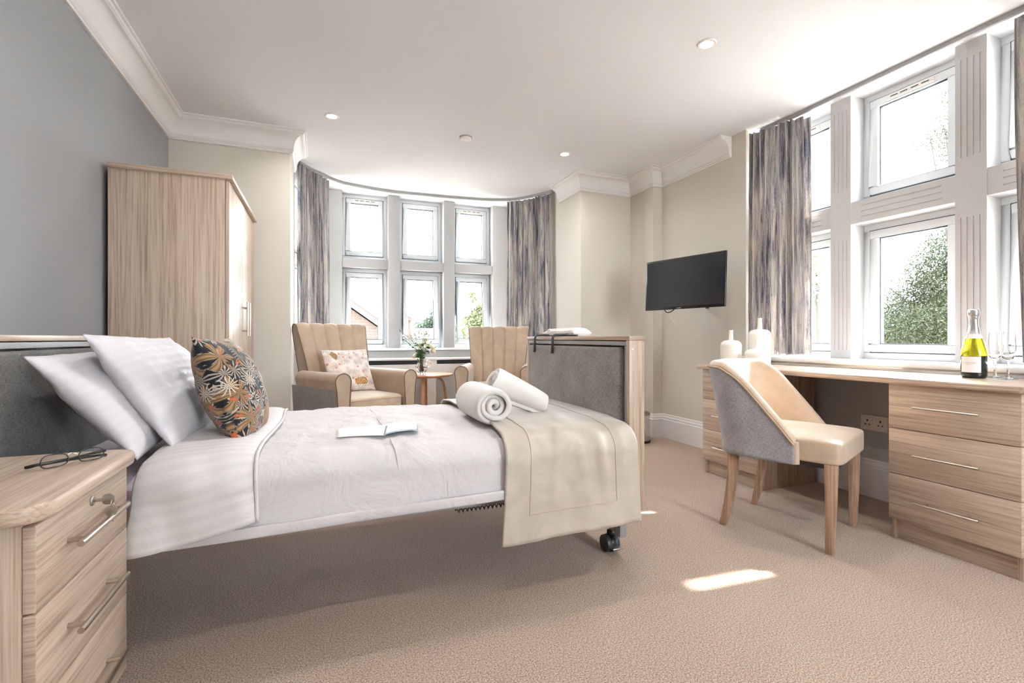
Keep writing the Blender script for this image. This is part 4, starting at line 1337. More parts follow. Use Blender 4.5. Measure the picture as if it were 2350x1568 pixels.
# ------------------------------------------------------------------ armchairs
def rbox(b, x0, y0, z0, x1, y1, z1, r, dome=0.0, n=14):
    """soft cushion block: superelliptic box with a domed top"""
    cx, cy, cz = (x0 + x1) / 2, (y0 + y1) / 2, (z0 + z1) / 2
    hx, hy, hz = (x1 - x0) / 2, (y1 - y0) / 2, (z1 - z0) / 2
    def sg(v, p): return math.copysign(abs(v) ** p, v)
    def fn(u, v):
        a = 2 * PI * u; t = PI * (v - 0.5)
        ct, st_ = abs(math.cos(t)) ** r, sg(math.sin(t), r)
        X, Y = sg(math.cos(a), r) * ct, sg(math.sin(a), r) * ct
        z = cz + hz * st_
        if st_ > 0: z += dome * (1 - X * X) * (1 - Y * Y)
        return (cx + hx * X, cy + hy * Y, z)
    b.grid(fn, 72, 36, wrap_u=True)
    return b
def armchair(label, loc, rz):
    r = thing('armchair', label, 'armchair', loc, rz, 'beige channel-back armchairs in the bay')
    # seat
    b = B(); b.box(-0.25, -0.31, 0.20, 0.25, 0.26, 0.40)
    b.build('seat_base', M['velvet'], r, bevel=0.012)
    b = B(); b.has_uv = False
    rbox(b, -0.252, -0.335, 0.375, 0.252, 0.24, 0.50, 0.22, 0.018)
    b.has_uv = False
    b.build('seat_cushion', M['velvet_pale'], r, smooth=60)
    pp = [(-0.235, -0.333, 0.478), (0.235, -0.333, 0.478)]
    B().tube(pp, 0.004, 8).build('seat_piping', M['piping'], r, smooth=60)
    # arms: rolled top, tapering to the floor, grey outer panel below the roll
    def arm_poly(f=1.0):
        top = 0.688
        P = [(-0.036, 0.20), (-0.042, 0.46), (-0.050, 0.60)]
        P += [(0.010 - 0.062 * math.cos(a), 0.628 + 0.060 * math.sin(a)) for a in [PI * i / 12 for i in range(13)]]
        P += [(0.060, 0.56), (0.050, 0.40), (0.046, 0.20)]
        return P
    for s in (-1, 1):
        P = [(s * (0.29 + p[0]), p[1]) for p in arm_poly()]
        b = B(); b.prism(P, -0.345, 0.24, 'y')
        arm = b.build('arm', M['velvet'], r, smooth=40, bevel=0.0)
        b = B(); b.tube([(p[0], -0.346, p[1]) for p in P], 0.0045, 8)
        b.build('front_piping', M['piping_dark'], arm, smooth=60)
        b = B()
        o = [(s * (0.29 + 0.047), 0.20), (s * (0.29 + 0.051), 0.40), (s * (0.29 + 0.062), 0.575), (s * (0.29 + 0.068), 0.575), (s * (0.29 + 0.058), 0.40), (s * (0.29 + 0.054), 0.20)]
        b.prism(o, -0.315, 0.30, 'y')
        b.build('outer_panel', M['linen_blue'], arm, smooth=30)
    # channelled fan back
    NC = 5
    def prof(u):
        """closed yz outline of the back at share u across its width"""
        a = 2 * u - 1
        wv = abs(math.sin(PI * NC * u)) ** 0.55
        bul = 0.020 * wv
        cur = -0.030 * a * a
        P = []
        for i in range(15):
            t = i / 14
            z = 0.40 + 0.60 * t
            y = 0.175 + 0.155 * t ** 1.25 - bul - 0.012 * math.sin(PI * t) + cur * (0.4 + 0.6 * t)
            P.append((y, z))
        y0, z0 = P[-1]
        for i in range(1, 8):
            w = PI * i / 8
            P.append((y0 + 0.045 - 0.045 * math.cos(w), z0 + (0.058 + 0.010 * wv) * math.sin(w) + 0.0))
        for i in range(8):
            t = i / 7
            P.append((y0 + 0.09 - 0.10 * t * 0.8, z0 - 0.72 * t))
        return P
    def width(z):
        t = min(max((z - 0.40) / 0.65, 0), 1.0)
        return 0.50 + 0.13 * t ** 1.1
    NU = NC * 10 + 1
    npf = len(prof(0))
    b = B()
    def bfn(u, v):
        P = prof(u); j = int(round(v * npf)) % npf
        y, z = P[j]
        return ((u - 0.5) * width(z), y, z)
    b.grid(bfn, NU, npf, wrap_v=True)
    b.f.append(tuple(reversed(range(npf)))); b.f.append(tuple((NU - 1) * npf + k for k in range(npf)))
    b.has_uv = False
    back = b.build('backrest', M['velvet'], r, smooth=50)
    for u in (0, 1):
        P = prof(u)
        B().tube([((u - 0.5) * width(z), y, z) for y, z in P[2:]], 0.0045, 8).build('back_piping', M['piping_dark'], back, smooth=60)
    for s in (-1, 1):
        for yy, tp in ((-0.29, 0), (0.27, 1)):
            B().tube([(s * 0.27, yy, 0.21), (s * 0.272, yy + (0.03 if tp else -0.005), 0.0)], [0.024, 0.016], 12).build('leg', M['chair_leg'], r, smooth=50)
    return r
def rot_to(nx, ny):
    return math.atan2(nx, -ny)
armchair('beige armchair with a pale print cushion on it, beside the left bay curtain', (0.41 - 0.484 * 0.345, 3.82 + 0.874 * 0.345, 0), rot_to(0.484, -0.874))
armchair('beige armchair partly hidden behind the bed footboard and towels, by the right bay curtain', (1.46 + 0.40 * 0.345, 4.17 + 0.917 * 0.345, 0), rot_to(-0.40, -0.917))
# pale cushion on the first armchair
AR = Matrix.Translation((0.41 - 0.484 * 0.345, 3.82 + 0.874 * 0.345, 0)) @ Matrix.Rotation(rot_to(0.484, -0.874), 4, 'Z')
q0, q1, q2 = AR @ Vector((-0.205, -0.02, 0.512)), AR @ Vector((0.17, -0.035, 0.512)), AR @ Vector((-0.235, 0.13, 0.85))
p4 = pillow('scatter_cushion', M['print_light'], 0.41, 0.37, 0.13, three(q0, q1, q2, 0.41, 0.37), 6.0, corner=0.06, wrk=0.006)
tag(p4, 'pale botanical print cushion on the armchair by the left bay curtain', 'cushion')

# ------------------------------------------------------------------ desk chair
dc = thing('desk_chair', 'beige velvet desk chair with a grey linen outer back and washed oak legs', 'desk chair', (2.19, 1.76, 0), rot_to(0.39, -0.92))
def shell_path(s):
    """plan of the wrap-round back, s from -1 (left front) to 1 (right front); returns point and outward normal"""
    hw, yb, yf, cr = 0.255, 0.250, -0.095, 0.13
    Ls, La, Lb = (yb - cr) - yf, PI / 2 * cr, (hw - cr)
    T = Ls + La + Lb
    d = (1 - abs(s)) * T
    sg = 1 if s >= 0 else -1
    if d < Ls:
        return Vector((sg * hw, yf + d, 0)), Vector((sg, 0, 0))
    d -= Ls
    if d < La:
        a = d / cr
        return Vector((sg * (hw - cr + cr * math.cos(a)), yb - cr + cr * math.sin(a), 0)), Vector((sg * math.cos(a), math.sin(a), 0))
    d -= La
    return Vector((sg * (hw - cr - d), yb, 0)), Vector((0, 1, 0))
def shell_top(s):
    t = abs(s)
    if t < 0.50: return 0.803 - 0.006 * (t / 0.50) ** 2
    k = (t - 0.50) / 0.50
    return 0.797 - 0.335 * (k ** 1.25 if k < 0.35 else 0.35 ** 1.25 + (1 - 0.35 ** 1.25) * (k - 0.35) / 0.65)
def shell_pt(s, z, o):
    p, n = shell_path(s)
    h = max(0, z - 0.42)
    lean = 0.058 * (h / 0.38) ** 1.1
    y_amt = max(0.0, 1 - abs(s)) ** 0.5
    q = p + n * o + Vector((0, lean * (0.35 + 0.65 * y_amt), 0)) + n * (0.02 * h / 0.38)
    return Vector((q.x, q.y, z))
NS = 81
def out_fn(u, v):
    s = 2 * u - 1; z1 = shell_top(s); z0 = 0.375
    return shell_pt(s, z0 + (z1 - z0) * v, 0.026)
b = B(); b.grid(out_fn, NS, 18); b.has_uv = False
b.build('outer_shell', M['linen_blue'], dc, smooth=180, solid=0.006)
def in_fn(u, v):
    s = 2 * u - 1; z1 = shell_top(s)
    if v < 0.35:
        a = PI * v / 0.35
        q = shell_pt(s, z1, 0.024 * math.cos(a) - 0.004)
        return Vector((q.x, q.y, z1 + 0.024 * math.sin(a)))
    t = (v - 0.35) / 0.65
    return shell_pt(s, z1 + (0.43 - z1) * t, -0.028 - 0.012 * math.sin(PI * t))
b = B(); b.grid(in_fn, NS, 30); b.has_uv = False
inn = b.build('inner_back', M['velvet_pale'], dc, smooth=180, solid=0.004)
b = B()
b.tube([shell_pt(2 * i / 120 - 1, shell_top(2 * i / 120 - 1) - 0.001, 0.031) for i in range(121)], 0.0045, 8)
b.build('piping', M['piping'], inn, smooth=60)
b = B()
for s in (-1, 1):
    zt_ = shell_top(s)
    pts = [shell_pt(s, 0.378 + (zt_ + 0.012 - 0.378) * i / 6, 0.012) + Vector((0, 0.002, 0)) for i in range(7)]
    b.tube(pts, 0.0165, 12)
b.build('wing_edge', M['velvet_pale'], inn, smooth=60)
b = B()
rbox(b, -0.246, -0.266, 0.385, 0.246, 0.215, 0.494, 0.17, 0.022); b.has_uv = False
b.build('seat', M['velvet_pale'], dc, smooth=60)
B().box(-0.222, -0.238, 0.365, 0.222, 0.21, 0.40).build('seat_frame', M['black'], dc, bevel=0.004)
def sqleg(b, pts, ws):
    V, F = [], []
    for (x, y, z), w in zip(pts, ws):
        V += [(x - w, y - w, z), (x + w, y - w, z), (x + w, y + w, z), (x - w, y + w, z)]
    for i in range(len(pts) - 1):
        for k in range(4):
            l = (k + 1) % 4
            F.append((i * 4 + k, i * 4 + l, i * 4 + 4 + l, i * 4 + 4 + k))
    F += [(0, 3, 2, 1), tuple((len(pts) - 1) * 4 + k for k in range(4))]
    b.add(V, F)
    return b
for s in (-1, 1):
    b = B(); sqleg(b, [(s * 0.226, -0.216, 0.0), (s * 0.222, -0.220, 0.20), (s * 0.218, -0.220, 0.39)], [0.0155, 0.020, 0.024])
    b.build('leg', M['chair_leg'], dc, bevel=0.004)
    b = B(); sqleg(b, [(s * 0.215, 0.250, 0.0), (s * 0.213, 0.222, 0.12), (s * 0.211, 0.205, 0.24), (s * 0.211, 0.20, 0.39)], [0.0155, 0.019, 0.021, 0.022])
    b.build('leg', M['chair_leg'], dc, bevel=0.004)

# ------------------------------------------------------------------ side table, glass jug and flowers
tb_ = thing('side_table', 'round wooden side table with curved legs between the armchairs', 'side table', (0.98, 4.96, 0))
B().lathe([(0.0, 0.552), (0.262, 0.552), (0.283, 0.558), (0.290, 0.566), (0.290, 0.573), (0.287, 0.577), (0.0, 0.577)], 56, (0.98, 4.96, 0)).build('tabletop', M['table_wood'], tb_, True, smooth=35)
for a in (-1.85, -1.85 + PI / 2, -1.85 + PI, -1.85 + 1.5 * PI):
    d = Vector((math.cos(a), math.sin(a), 0)); n = Vector((-d.y, d.x, 0)); c0_ = Vector((0.98, 4.96, 0))
    V, F = [], []
    pr = [(0.05, 0.545, 0.009), (0.12, 0.543, 0.009), (0.165, 0.532, 0.011), (0.190, 0.500, 0.012), (0.205, 0.44, 0.012), (0.222, 0.30, 0.012), (0.240, 0.12, 0.012), (0.250, 0.0, 0.012)]
    for i, (rr, zz, hw_) in enumerate(pr):
        p = Vector((rr, zz)); t = Vector(pr[min(i + 1, 7)][:2]) - Vector(pr[max(i - 1, 0)][:2]); t.normalize(); m_ = Vector((-t.y, t.x))
        for sa, sb in ((-1, -1), (1, -1), (1, 1), (-1, 1)):
            q2_ = p + m_ * (sb * hw_)
            w = c0_ + d * q2_.x + n * (sa * 0.014)
            V.append((w.x, w.y, q2_.y))
    for i in range(7):
        for k in range(4):
            l = (k + 1) % 4; F.append((i * 4 + k, i * 4 + l, i * 4 + 4 + l, i * 4 + 4 + k))
    F += [(3, 2, 1, 0), (28, 29, 30, 31)]
    b = B(); b.add(V, F)
    b.build('leg', M['table_wood'], tb_, True, bevel=0.003)

def unproj(u, v, q):
    s_, c_ = math.sin(CAM_YAW), math.cos(CAM_YAW)
    l = (u - 1175) / CAM_F * q
    return Vector((q * s_ + l * c_, q * c_ - l * s_, CAM_H - (v - CAM_V0) / CAM_F * q))
JC = Vector((0.932, 4.85, 0.578))
jug = thing('glass_jug', 'clear glass jug of water holding white flowers on the side table', 'jug', JC)
JO = [(0.0, 0.0), (0.042, 0.0), (0.046, 0.003), (0.040, 0.010), (0.034, 0.018), (0.044, 0.034), (0.058, 0.072), (0.060, 0.084), (0.055, 0.096), (0.042, 0.112), (0.038, 0.124), (0.041, 0.142), (0.050, 0.162)]
JI = [(0.047, 0.162), (0.038, 0.142), (0.035, 0.124), (0.039, 0.112), (0.052, 0.096), (0.057, 0.084), (0.055, 0.072), (0.041, 0.034), (0.028, 0.024), (0.0, 0.022)]
B().lathe(JO + JI, 40).build('body', M['glass'], jug, smooth=60)
B().lathe([(0.0, 0.0235), (0.027, 0.0255), (0.0402, 0.035), (0.0545, 0.072), (0.056, 0.084), (0.054, 0.090), (0.0, 0.090)], 32).build('water', M['water'], jug, smooth=50)
hd = Vector((0.931, -0.365, 0))
B().tube(spline([hd * 0.044 + Vector((0, 0, 0.146)), hd * 0.075 + Vector((0, 0, 0.145)), hd * 0.092 + Vector((0, 0, 0.118)), hd * 0.078 + Vector((0, 0, 0.085)), hd * 0.056 + Vector((0, 0, 0.082))], 6), 0.0045, 10).build('handle', M['glass'], jug, smooth=60)

M['petal'] = plain('cream_petal', (244, 238, 214), 0.6, Sheen_Weight=0.2)
M['petal_w'] = plain('white_petal', (238, 238, 230), 0.6)
M['stem'] = plain('green_stem', (72, 100, 48), 0.55)
M['leafg'] = plain('flower_leaf', (58, 92, 42), 0.5)
M['bud'] = plain('green_bud', (92, 104, 78), 0.6)
def petal_ring(b, c, ax, n, r0, r1, h, open_, seed):
    ax = ax.normalized(); x = ax.orthogonal().normalized(); y = ax.cross(x)
    for k in range(n):
        a0 = 2 * PI * k / n + seed
        def fn(u, v):
            a = a0 + (u - 0.5) * (2 * PI / n) * 1.35
            t = v
            r = r0 + (r1 - r0) * math.sin(t * PI / 2) ** (1.0 / open_)
            r *= 1 + 0.12 * (abs(2 * u - 1)) * t
            z = h * (t ** 0.85) * (1 - 0.16 * (2 * u - 1) ** 2 * t) - 0.25 * open_ * h * max(0, t - 0.75)
            p = c + x * (r * math.cos(a)) + y * (r * math.sin(a)) + ax * z
            return (p.x, p.y, p.z)
        b.grid(fn, 6, 6)
rf = random.Random(5)
def flower(px, py, kind, label, size, dq=None):
    q = 4.86 + (rf.uniform(-0.09, 0.09) if dq is None else dq)
    top = unproj(px / 11.2 + 900, py / 11.2 + 740, q)
    neck = JC + Vector((rf.uniform(-0.018, 0.018), rf.uniform(-0.018, 0.018), 0.145))
    foot = JC + Vector((rf.uniform(-0.02, 0.02), rf.uniform(-0.02, 0.02), 0.035))
    r = thing('flower_stem', label, 'flower', foot, 0, 'white flowers in the glass jug')
    dirn = (top - neck)
    mid = neck.lerp(top, 0.5) + Vector((0, 0, 0.02)) + Vector((dirn.x, dirn.y, 0)) * -0.12
    pts = spline([foot, neck, mid, top], 6)
    B().tube(pts, 0.0019 if kind != 'bud' else 0.0014, 6).build('stem', M['stem'], r, True, smooth=60)
    ax = (top - mid).normalized() + Vector((0, 0, 0.5)) + (Vector((-0.1, -0.5, 0.2)) if kind == 'rose' else Vector()); ax.normalize()
    b = B()
    if kind == 'rose':
        c = top - ax * size * 0.4
        petal_ring(b, c, ax, 6, 0.002, size * 1.0, size * 0.95, 1.5, rf.random() * 6)
        petal_ring(b, c, ax, 5, 0.002, size * 0.80, size * 1.10, 1.2, rf.random() * 6)
        ph_ = rf.random() * 6
        xa_ = ax.orthogonal().normalized(); ya_ = ax.cross(xa_)
        def core(u, v):
            t = PI * v; a = 2 * PI * u
            rr = size * 0.74 * math.sin(t) ** 0.8 * (1 + 0.10 * math.sin(5 * a + 9 * v + ph_) * math.sin(t))
            h = size * (0.62 - 0.72 * math.cos(t)) - (0.10 * size * max(0, v - 0.8) / 0.2)
            p = c + xa_ * (rr * math.cos(a)) + ya_ * (rr * math.sin(a)) + ax * h
            return (p.x, p.y, p.z)
        b.grid(core, 30, 14, wrap_u=True)
        b.has_uv = False
        b.build('bloom', M['petal'], r, True, smooth=180)
    elif kind == 'white':
        c = top - ax * size * 0.3
        petal_ring(b, c, ax, 4, 0.0015, size * 0.55, size * 1.5, 0.9, rf.random() * 6)
        petal_ring(b, c, ax, 4, 0.001, size * 0.50, size * 1.55, 0.8, rf.random() * 6)
        petal_ring(b, c, ax, 3, 0.001, size * 0.30, size * 1.5, 0.7, rf.random() * 6)
        b.has_uv = False
        b.build('bloom', M['petal_w'], r, True, smooth=180)
        b = B(); b.tube([c - ax * 0.002, c + ax * size * 0.28], [0.002, size * 0.42], 8)
        b.build('calyx', M['bud'], r, True, smooth=60)
    else:
        b.tube([top - ax * size * 0.9, top - ax * size * 0.3, top + ax * size * 0.4, top + ax * size * 1.1], [0.0016, size * 0.34, size * 0.30, 0.0006], 8)
        b.build('bud', M['bud'], r, True, smooth=60)
    # leaves
    b = B()
    for k in range(6 if kind == 'rose' else 3 if kind == 'white' else 2):
        t = pts[rf.randrange(7 if kind == 'rose' else 9, len(pts) - 2)]
        a = rf.uniform(0, 2 * PI)
        d = Vector((math.cos(a), math.sin(a), 0.55)).normalized(); w = (Matrix.Rotation(rf.uniform(0, PI), 3, d) @ d.cross(Vector((0, 0, 1)))).normalized()
        L = rf.uniform(0.045, 0.07) if kind == 'rose' else rf.uniform(0.018, 0.032)
        V = []
        for i in range(6):
            s = i / 5; hw_ = L * 0.26 * math.sin(PI * min(s * 0.92 + 0.06, 1)) ; c = t + d * (L * s) + Vector((0, 0, -L * 0.35 * s * s))
            V += [c - w * hw_, c + Vector((0, 0, -hw_ * 0.25)), c + w * hw_]
        F = []
        for i in range(5):
            for k2 in range(2): F.append((i * 3 + k2, i * 3 + k2 + 1, i * 3 + 4 + k2, i * 3 + 3 + k2))
        b.add(V, F)
    b.build('leaf', M['leafg'], r, True, smooth=180)
roses = [(695, 590, 'cream rose bloom left of centre in the jug bouquet'), (885, 575, 'cream rose bloom at the middle right of the jug bouquet'), (790, 690, 'pale cream rose bloom facing forward low in the middle of the bouquet'),
         (1020, 640, 'upper cream rose of the pair at the bouquet right edge'), (1045, 750, 'lower cream rose of the pair at the bouquet right edge'), (600, 880, 'cream rose hanging low over the left rim of the jug'), (850, 470, 'white rose high behind the cream blooms of the bouquet')]
for x, y, s in roses: flower(x, y, 'rose', s, 0.032)
whites = [(510, 460), (615, 450), (590, 335), (300, 370), (455, 580), (685, 265), (825, 330), (885, 300)]
for x, y in whites: flower(x, y, 'white', 'half-open white bud on a thin stem above the cream roses in the jug', 0.019)
buds = [(360, 475), (285, 440), (1000, 500), (945, 330), (870, 235), (480, 340), (400, 355), (760, 290), (940, 800)]
flower(200, 210, 'bud', 'green bud on the longest thin stem, arching out left over the bouquet', 0.012)
for x, y in buds: flower(x, y, 'bud', 'closed green bud on a thin stem among the jug flowers', 0.012)

# ------------------------------------------------------------------ white ceramic bottle vases
def vase(label, x, y, r_, h, neck):
    v = thing('bottle_vase', label, 'vase', (x, y, 0.7565), group='white ceramic bottle vases')
    hb = h - neck
    P = [(0.0, 0.0), (r_ * 0.93, 0.0), (r_ * 0.97, 0.004)]
    P += [(r_ * (0.97 + 0.03 * i / 5), 0.004 + (hb - r_ * 0.62 - 0.004) * i / 5) for i in range(1, 6)]
    z0 = hb - r_ * 0.62
    P += [(r_ * (0.30 + 0.70 * math.cos(a) ** 0.75), z0 + r_ * 0.55 * math.sin(a)) for a in [PI / 2 * i / 10 for i in range(1, 10)]]
    P += [(r_ * 0.235, hb - r_ * 0.03), (r_ * 0.20, hb + neck * 0.25), (r_ * 0.185, h - 0.012), (r_ * 0.205, h - 0.003), (r_ * 0.20, h), (r_ * 0.155, h), (r_ * 0.14, h - 0.03), (0.0, h - 0.035)]
    B().lathe(P, 44).build('body', M['ceramic'], v, smooth=60)
vase('white ceramic bottle vase nearest the television wall', 2.69, 2.635, 0.070, 0.242, 0.066)
vase('tallest white ceramic bottle vase, at the back in front of the curtain', 2.905, 2.585, 0.0745, 0.328, 0.075)
vase('shortest white ceramic bottle vase, in front of the tallest one', 2.745, 2.462, 0.080, 0.176, 0.056)

# ------------------------------------------------------------------ sparkling wine bottle
M['bottle_glass'] = glass_mat('olive_green_glass', (186, 176, 34), 1.4)
M['wine'] = plain('dark_bottle_glass', (30, 34, 30), 0.08)
M['foil'] = plain('silver_foil', (196, 194, 192), 0.28, 0.9)
M['label'] = plain('matte_white_label', (236, 230, 228), 0.6)
M['ink'] = plain('grey_label_ink', (150, 142, 138), 0.7)
bo = thing('wine_bottle', 'green sparkling wine bottle with silver foil neck and white label on the desk', 'bottle', (2.83, 1.328, 0.7565))
RB = 0.0465
lower = [(0.0, 0.0), (RB * 0.86, 0.0), (RB * 0.97, 0.006), (RB, 0.016), (RB, 0.102)]
B().lathe(lower + [(0.0, 0.102)], 44).build('base', M['wine'], bo, smooth=50)
sh = [(RB * 0.999, 0.1022), (RB * 0.985, 0.115), (RB * 0.93, 0.133), (RB * 0.80, 0.158), (RB * 0.64, 0.182), (RB * 0.50, 0.203), (RB * 0.43, 0.22)]
B().lathe([(0.0, 0.1022)] + sh + [(0.0, 0.22)], 44).build('shoulder', M['bottle_glass'], bo, smooth=50)
fo = [(RB * 0.655, 0.184), (RB * 0.515, 0.205), (RB * 0.44, 0.222), (RB * 0.37, 0.245), (RB * 0.335, 0.270), (RB * 0.35, 0.276), (RB * 0.40, 0.279), (RB * 0.40, 0.284), (RB * 0.36, 0.288), (RB * 0.37, 0.298)]
B().lathe(fo, 36).build('foil_neck', M['foil'], bo, smooth=40)
B().lathe([(RB * 0.66, 0.1835), (RB * 0.565, 0.1985), (RB * 0.530, 0.2045)], 36).build('neck_label', M['label'], bo, smooth=60)
def cork(u, v):
    a = 2 * PI * u
    z = 0.286 + 0.036 * v
    r = RB * (0.385 + 0.07 * math.sin(v * PI * 0.85 + 0.3)) * (1 + 0.05 * fbm(math.cos(a) * 3, math.sin(a) * 3, v * 5))
    if v > 0.85: r *= math.sqrt(max(0.0, 1 - ((v - 0.85) / 0.15) ** 2))
    return (r * math.cos(a), r * math.sin(a), z)
b = B(); b.grid(cork, 36, 16, wrap_u=True); b.has_uv = False
b.build('crumpled_cap', M['foil'], bo, smooth=50)
la0 = math.atan2(-1.328, -2.83)
def lab(u, v):
    a = la0 - 0.95 + 1.62 * u - 0.12
    return ((RB + 0.0006) * math.cos(a), (RB + 0.0006) * math.sin(a), 0.027 + 0.073 * v)
B().grid(lab, 28, 4).build('front_label', M['label'], bo, smooth=60)
def wrap_text(txt, size, zc, a_c, parent, r_):
    cu = bpy.data.curves.new('txt', 'FONT'); cu.body = txt; cu.size = size; cu.align_x = 'CENTER'; cu.align_y = 'CENTER'
    ob = bpy.data.objects.new('txt', cu); COL.objects.link(ob)
    dg = bpy.context.evaluated_depsgraph_get()
    me = bpy.data.meshes.new_from_object(ob.evaluated_get(dg))
    for v in me.vertices:
        a = a_c + v.co.x / r_
        v.co = (r_ * math.cos(a), r_ * math.sin(a), zc + v.co.y)
    bpy.data.objects.remove(ob); bpy.data.curves.remove(cu)
    me.materials.clear(); me.materials.append(M['ink'])
    o = bpy.data.objects.new('lettering', me); COL.objects.link(o); o.parent = parent
    return o
wrap_text('IL CALVORA', 0.0085, 0.071, la0 - 0.32, bo, RB + 0.0011)
wrap_text('PROSECCO', 0.0045, 0.063, la0 - 0.32, bo, RB + 0.0011)

def flute(label, x, y):
    g = thing('champagne_flute', label, 'champagne flute', (x, y, 0.7565), group='champagne flutes on the desk')
    B().lathe([(0.0, 0.0), (0.033, 0.0), (0.034, 0.0015), (0.030, 0.003), (0.012, 0.007), (0.0, 0.008)], 36).build('foot', M['glass'], g, smooth=50)
    B().lathe([(0.0, 0.007), (0.0085, 0.0085), (0.005, 0.018), (0.0042, 0.05), (0.005, 0.072), (0.0085, 0.082), (0.0, 0.084)], 20).build('stem', M['glass'], g, smooth=60)
    O = [(0.0, 0.083), (0.009, 0.083), (0.0165, 0.092), (0.0245, 0.112), (0.0275, 0.140), (0.0262, 0.175), (0.0235, 0.215)]
    I = [(0.0226, 0.215), (0.0252, 0.175), (0.0264, 0.140), (0.0233, 0.113), (0.015, 0.094), (0.0, 0.089)]
    B().lathe(O + I, 40).build('bowl', M['glass'], g, smooth=60)
flute('champagne flute standing nearer the front of the desk, cut close to the picture edge', 2.865, 1.222)
flute('champagne flute standing close behind the bottle and the other flute', 2.93, 1.296)

# ------------------------------------------------------------------ outside: ground, houses, trees
M['ground'] = plain('pale_bounce_ground', (226, 222, 214), 0.95)  # pale tone added to bounce light up through the windows onto the ceiling
structure(B().box(-60, -40, -3.4, 80, 90, -3.2).build('ground', M['ground']))
M['brick'] = brick_mat('red_brick', 1.0)
M['tile'] = plain('clay_roof_tile', (46, 36, 32), 0.9)
M['verge'] = plain('pale_verge_board', (92, 86, 82), 0.7)
h1 = thing('brick_house', 'red brick gable house with a sloping roof seen through the left bay light', 'house', (-2.2, 15.5, -3.2))
p0, p1 = unproj(793, 692, 11.9), unproj(868, 742, 11.9)
gy = (p0.y + p1.y) / 2
def gz(x): return p0.z + (p1.z - p0.z) * (x - p0.x) / (p1.x - p0.x)
ex = p1.x + 0.55
rx = -2.6
b = B(); b.prism([(2 * rx - ex, -3.2), (ex, -3.2), (ex, gz(ex) - 0.10), (rx, gz(rx) - 0.10), (2 * rx - ex, gz(ex) - 0.10)], gy, gy + 8, 'y')
b.build('gable_wall', M['brick'], h1, True)
b = B()
for sx in (1, -1):
    e0 = (rx, gz(rx)); e1 = (rx + sx * (ex + 0.3 - rx), gz(ex + 0.3))
    b.prism([e0, e1, (e1[0], e1[1] + 0.12), (e0[0], e0[1] + 0.12)], gy - 0.12, gy + 8.2, 'y')
b.build('roof', M['tile'], h1, True)
b = B()
for sx in (1, -1):
    e0 = (rx, gz(rx) - 0.07); e1 = (rx + sx * (ex + 0.3 - rx), gz(ex + 0.3) - 0.07)
    b.prism([e0, e1, (e1[0], e1[1] + 0.13), (e0[0], e0[1] + 0.13)], gy - 0.15, gy - 0.12, 'y')
b.build('verge_board', M['verge'], h1, True)
h2 = thing('brick_house', 'distant brick house with a tall chimney seen through the middle bay light', 'house', (3.6, 21.0, -3.2))
c = unproj(951, 757, 19.0)
b = B(); b.box(c.x - 0.9, c.y + 1, -3.2, c.x + 3.4, c.y + 7, -0.6)
b.build('wall', M['brick'], h2, True)
b = B(); b.prism([(c.y + 0.5, -0.7), (c.y + 4, c.z + 0.15), (c.y + 7.5, -0.7)], c.x - 1.0, c.x + 3.6, 'x')
b.build('roof', M['tile'], h2, True)
b = B(); b.box(c.x - 0.25, c.y + 2.2, c.z - 1.2, c.x + 0.25, c.y + 2.8, c.z + 0.62)
b.box(c.x - 0.28, c.y + 2.14, c.z + 0.44, c.x + 0.28, c.y + 2.86, c.z + 0.54)
ch_ = b.build('chimney', M['brick'], h2, True)
b = B()
for d in (-0.12, 0.12): b.lathe([(0.075, 0.62), (0.06, 0.9), (0.075, 0.9), (0.055, 0.88)], 14, (c.x + d, c.y + 2.5, c.z))
b.build('chimney_pot', M['tile'], ch_, True, smooth=40)

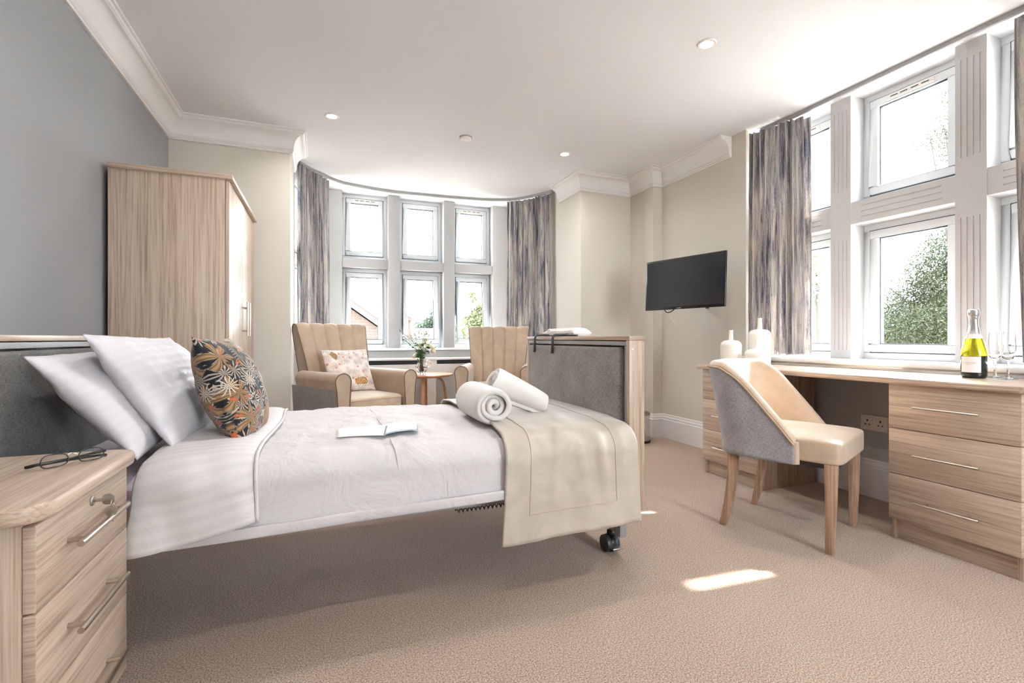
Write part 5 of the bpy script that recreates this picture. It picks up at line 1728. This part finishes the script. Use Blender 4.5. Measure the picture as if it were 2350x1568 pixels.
M['leaf_mid'] = leaf_mat('mid_green_leaves', (16, 25, 10), (40, 45, 21))
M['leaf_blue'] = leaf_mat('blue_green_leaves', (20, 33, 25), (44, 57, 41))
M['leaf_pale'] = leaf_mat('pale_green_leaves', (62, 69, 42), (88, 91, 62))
M['bark'] = plain('brown_bark', (34, 29, 25), 0.9)
def tree(label, trunk, blobs, n, leaf, mat, seed, name='tree', thr=-0.12):
    rng = np.random.default_rng(seed)
    t = thing(name, label, 'tree', trunk)
    V, F = [], []
    tot = sum(bl[3] * bl[4] * bl[5] for bl in blobs)
    for (x, y, z, ax, ay, az) in blobs:
        m = int(n * ax * ay * az / tot)
        d = rng.normal(size=(m, 3)); d /= np.linalg.norm(d, axis=1)[:, None]
        r = rng.random(m) ** 0.45
        # clump the leaves so that sky shows between sprays
        k = np.array([noise.noise(Vector((p[0] * 3.1 + x, p[1] * 3.1 + y, p[2] * 3.1 + z))) for p in d * r[:, None] * np.array([ax, ay, az])])
        keep = k > thr
        P = (d * r[:, None] * np.array([ax, ay, az]) + np.array([x, y, z]))[keep]
        m = len(P)
        a = rng.normal(size=(m, 3)); a /= np.linalg.norm(a, axis=1)[:, None]
        b_ = rng.normal(size=(m, 3)); b_ -= a * (a * b_).sum(1)[:, None]; b_ /= np.linalg.norm(b_, axis=1)[:, None]
        s = leaf * rng.uniform(0.6, 1.3, size=(m, 1))
        o = len(V)
        Q = np.stack([P - a * s, P - b_ * s * 0.42, P + a * s, P + b_ * s * 0.42], axis=1).reshape(-1, 3)
        V += [tuple(q) for q in Q]
        F += [(o + 4 * i, o + 4 * i + 1, o + 4 * i + 2, o + 4 * i + 3) for i in range(m)]
    me = bpy.data.meshes.new('foliage')
    me.from_pydata([(v[0] - trunk[0], v[1] - trunk[1], v[2] - trunk[2]) for v in V], [], F)
    me.materials.append(mat)
    o = bpy.data.objects.new('foliage', me); COL.objects.link(o); o.parent = t
    top = max(blobs, key=lambda q: q[2])
    b = B()
    tr = Vector(trunk)
    c = Vector((blobs[0][0], blobs[0][1], blobs[0][2]))
    b.tube(spline([tr, tr.lerp(c, 0.5) + Vector((0.1, 0, 0)), c], 5), [0.2 - 0.015 * i for i in range(11)], 9)
    b.build('trunk', M['bark'], t, True, smooth=60)
    b = B()
    for bl in blobs[1:]:
        e = Vector(bl[:3]); s0 = tr.lerp(c, 0.75)
        b.tube(spline([s0, s0.lerp(e, 0.5) + Vector((0, 0, 0.25)), e], 5), [0.04 - 0.0034 * i for i in range(11)], 6)
    if b.v: b.build('branch', M['bark'], t, True, smooth=60)
    return t
def ur(u, v, q): return tuple(unproj(u, v, q))
def blob(u, v, q, r, ry=None, rz=None):
    p = unproj(u, v, q); return (p.x, p.y, p.z, r, ry or r, rz or r)
tk = unproj(2260, 800, 7.2)
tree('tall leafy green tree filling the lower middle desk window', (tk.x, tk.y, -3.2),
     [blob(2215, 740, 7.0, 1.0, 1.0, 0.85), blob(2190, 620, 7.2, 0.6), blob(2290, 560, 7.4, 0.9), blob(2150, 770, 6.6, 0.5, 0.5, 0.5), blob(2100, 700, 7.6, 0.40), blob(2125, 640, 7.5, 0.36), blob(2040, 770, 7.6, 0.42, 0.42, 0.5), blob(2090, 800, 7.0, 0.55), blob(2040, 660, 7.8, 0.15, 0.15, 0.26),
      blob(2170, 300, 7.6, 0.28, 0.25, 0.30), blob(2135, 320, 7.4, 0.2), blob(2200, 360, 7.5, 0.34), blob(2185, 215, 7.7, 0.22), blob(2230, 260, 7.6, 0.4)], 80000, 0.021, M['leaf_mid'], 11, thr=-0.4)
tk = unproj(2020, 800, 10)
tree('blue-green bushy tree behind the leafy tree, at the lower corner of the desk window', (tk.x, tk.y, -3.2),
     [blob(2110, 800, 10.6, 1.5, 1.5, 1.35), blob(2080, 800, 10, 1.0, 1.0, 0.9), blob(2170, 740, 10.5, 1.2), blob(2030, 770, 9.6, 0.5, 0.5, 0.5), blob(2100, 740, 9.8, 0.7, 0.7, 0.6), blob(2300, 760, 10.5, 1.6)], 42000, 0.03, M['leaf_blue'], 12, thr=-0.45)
tk = unproj(1870, 740, 22)
tree('pale distant tree seen between the curtain and the fluted mullion', (tk.x, tk.y, -3.2),
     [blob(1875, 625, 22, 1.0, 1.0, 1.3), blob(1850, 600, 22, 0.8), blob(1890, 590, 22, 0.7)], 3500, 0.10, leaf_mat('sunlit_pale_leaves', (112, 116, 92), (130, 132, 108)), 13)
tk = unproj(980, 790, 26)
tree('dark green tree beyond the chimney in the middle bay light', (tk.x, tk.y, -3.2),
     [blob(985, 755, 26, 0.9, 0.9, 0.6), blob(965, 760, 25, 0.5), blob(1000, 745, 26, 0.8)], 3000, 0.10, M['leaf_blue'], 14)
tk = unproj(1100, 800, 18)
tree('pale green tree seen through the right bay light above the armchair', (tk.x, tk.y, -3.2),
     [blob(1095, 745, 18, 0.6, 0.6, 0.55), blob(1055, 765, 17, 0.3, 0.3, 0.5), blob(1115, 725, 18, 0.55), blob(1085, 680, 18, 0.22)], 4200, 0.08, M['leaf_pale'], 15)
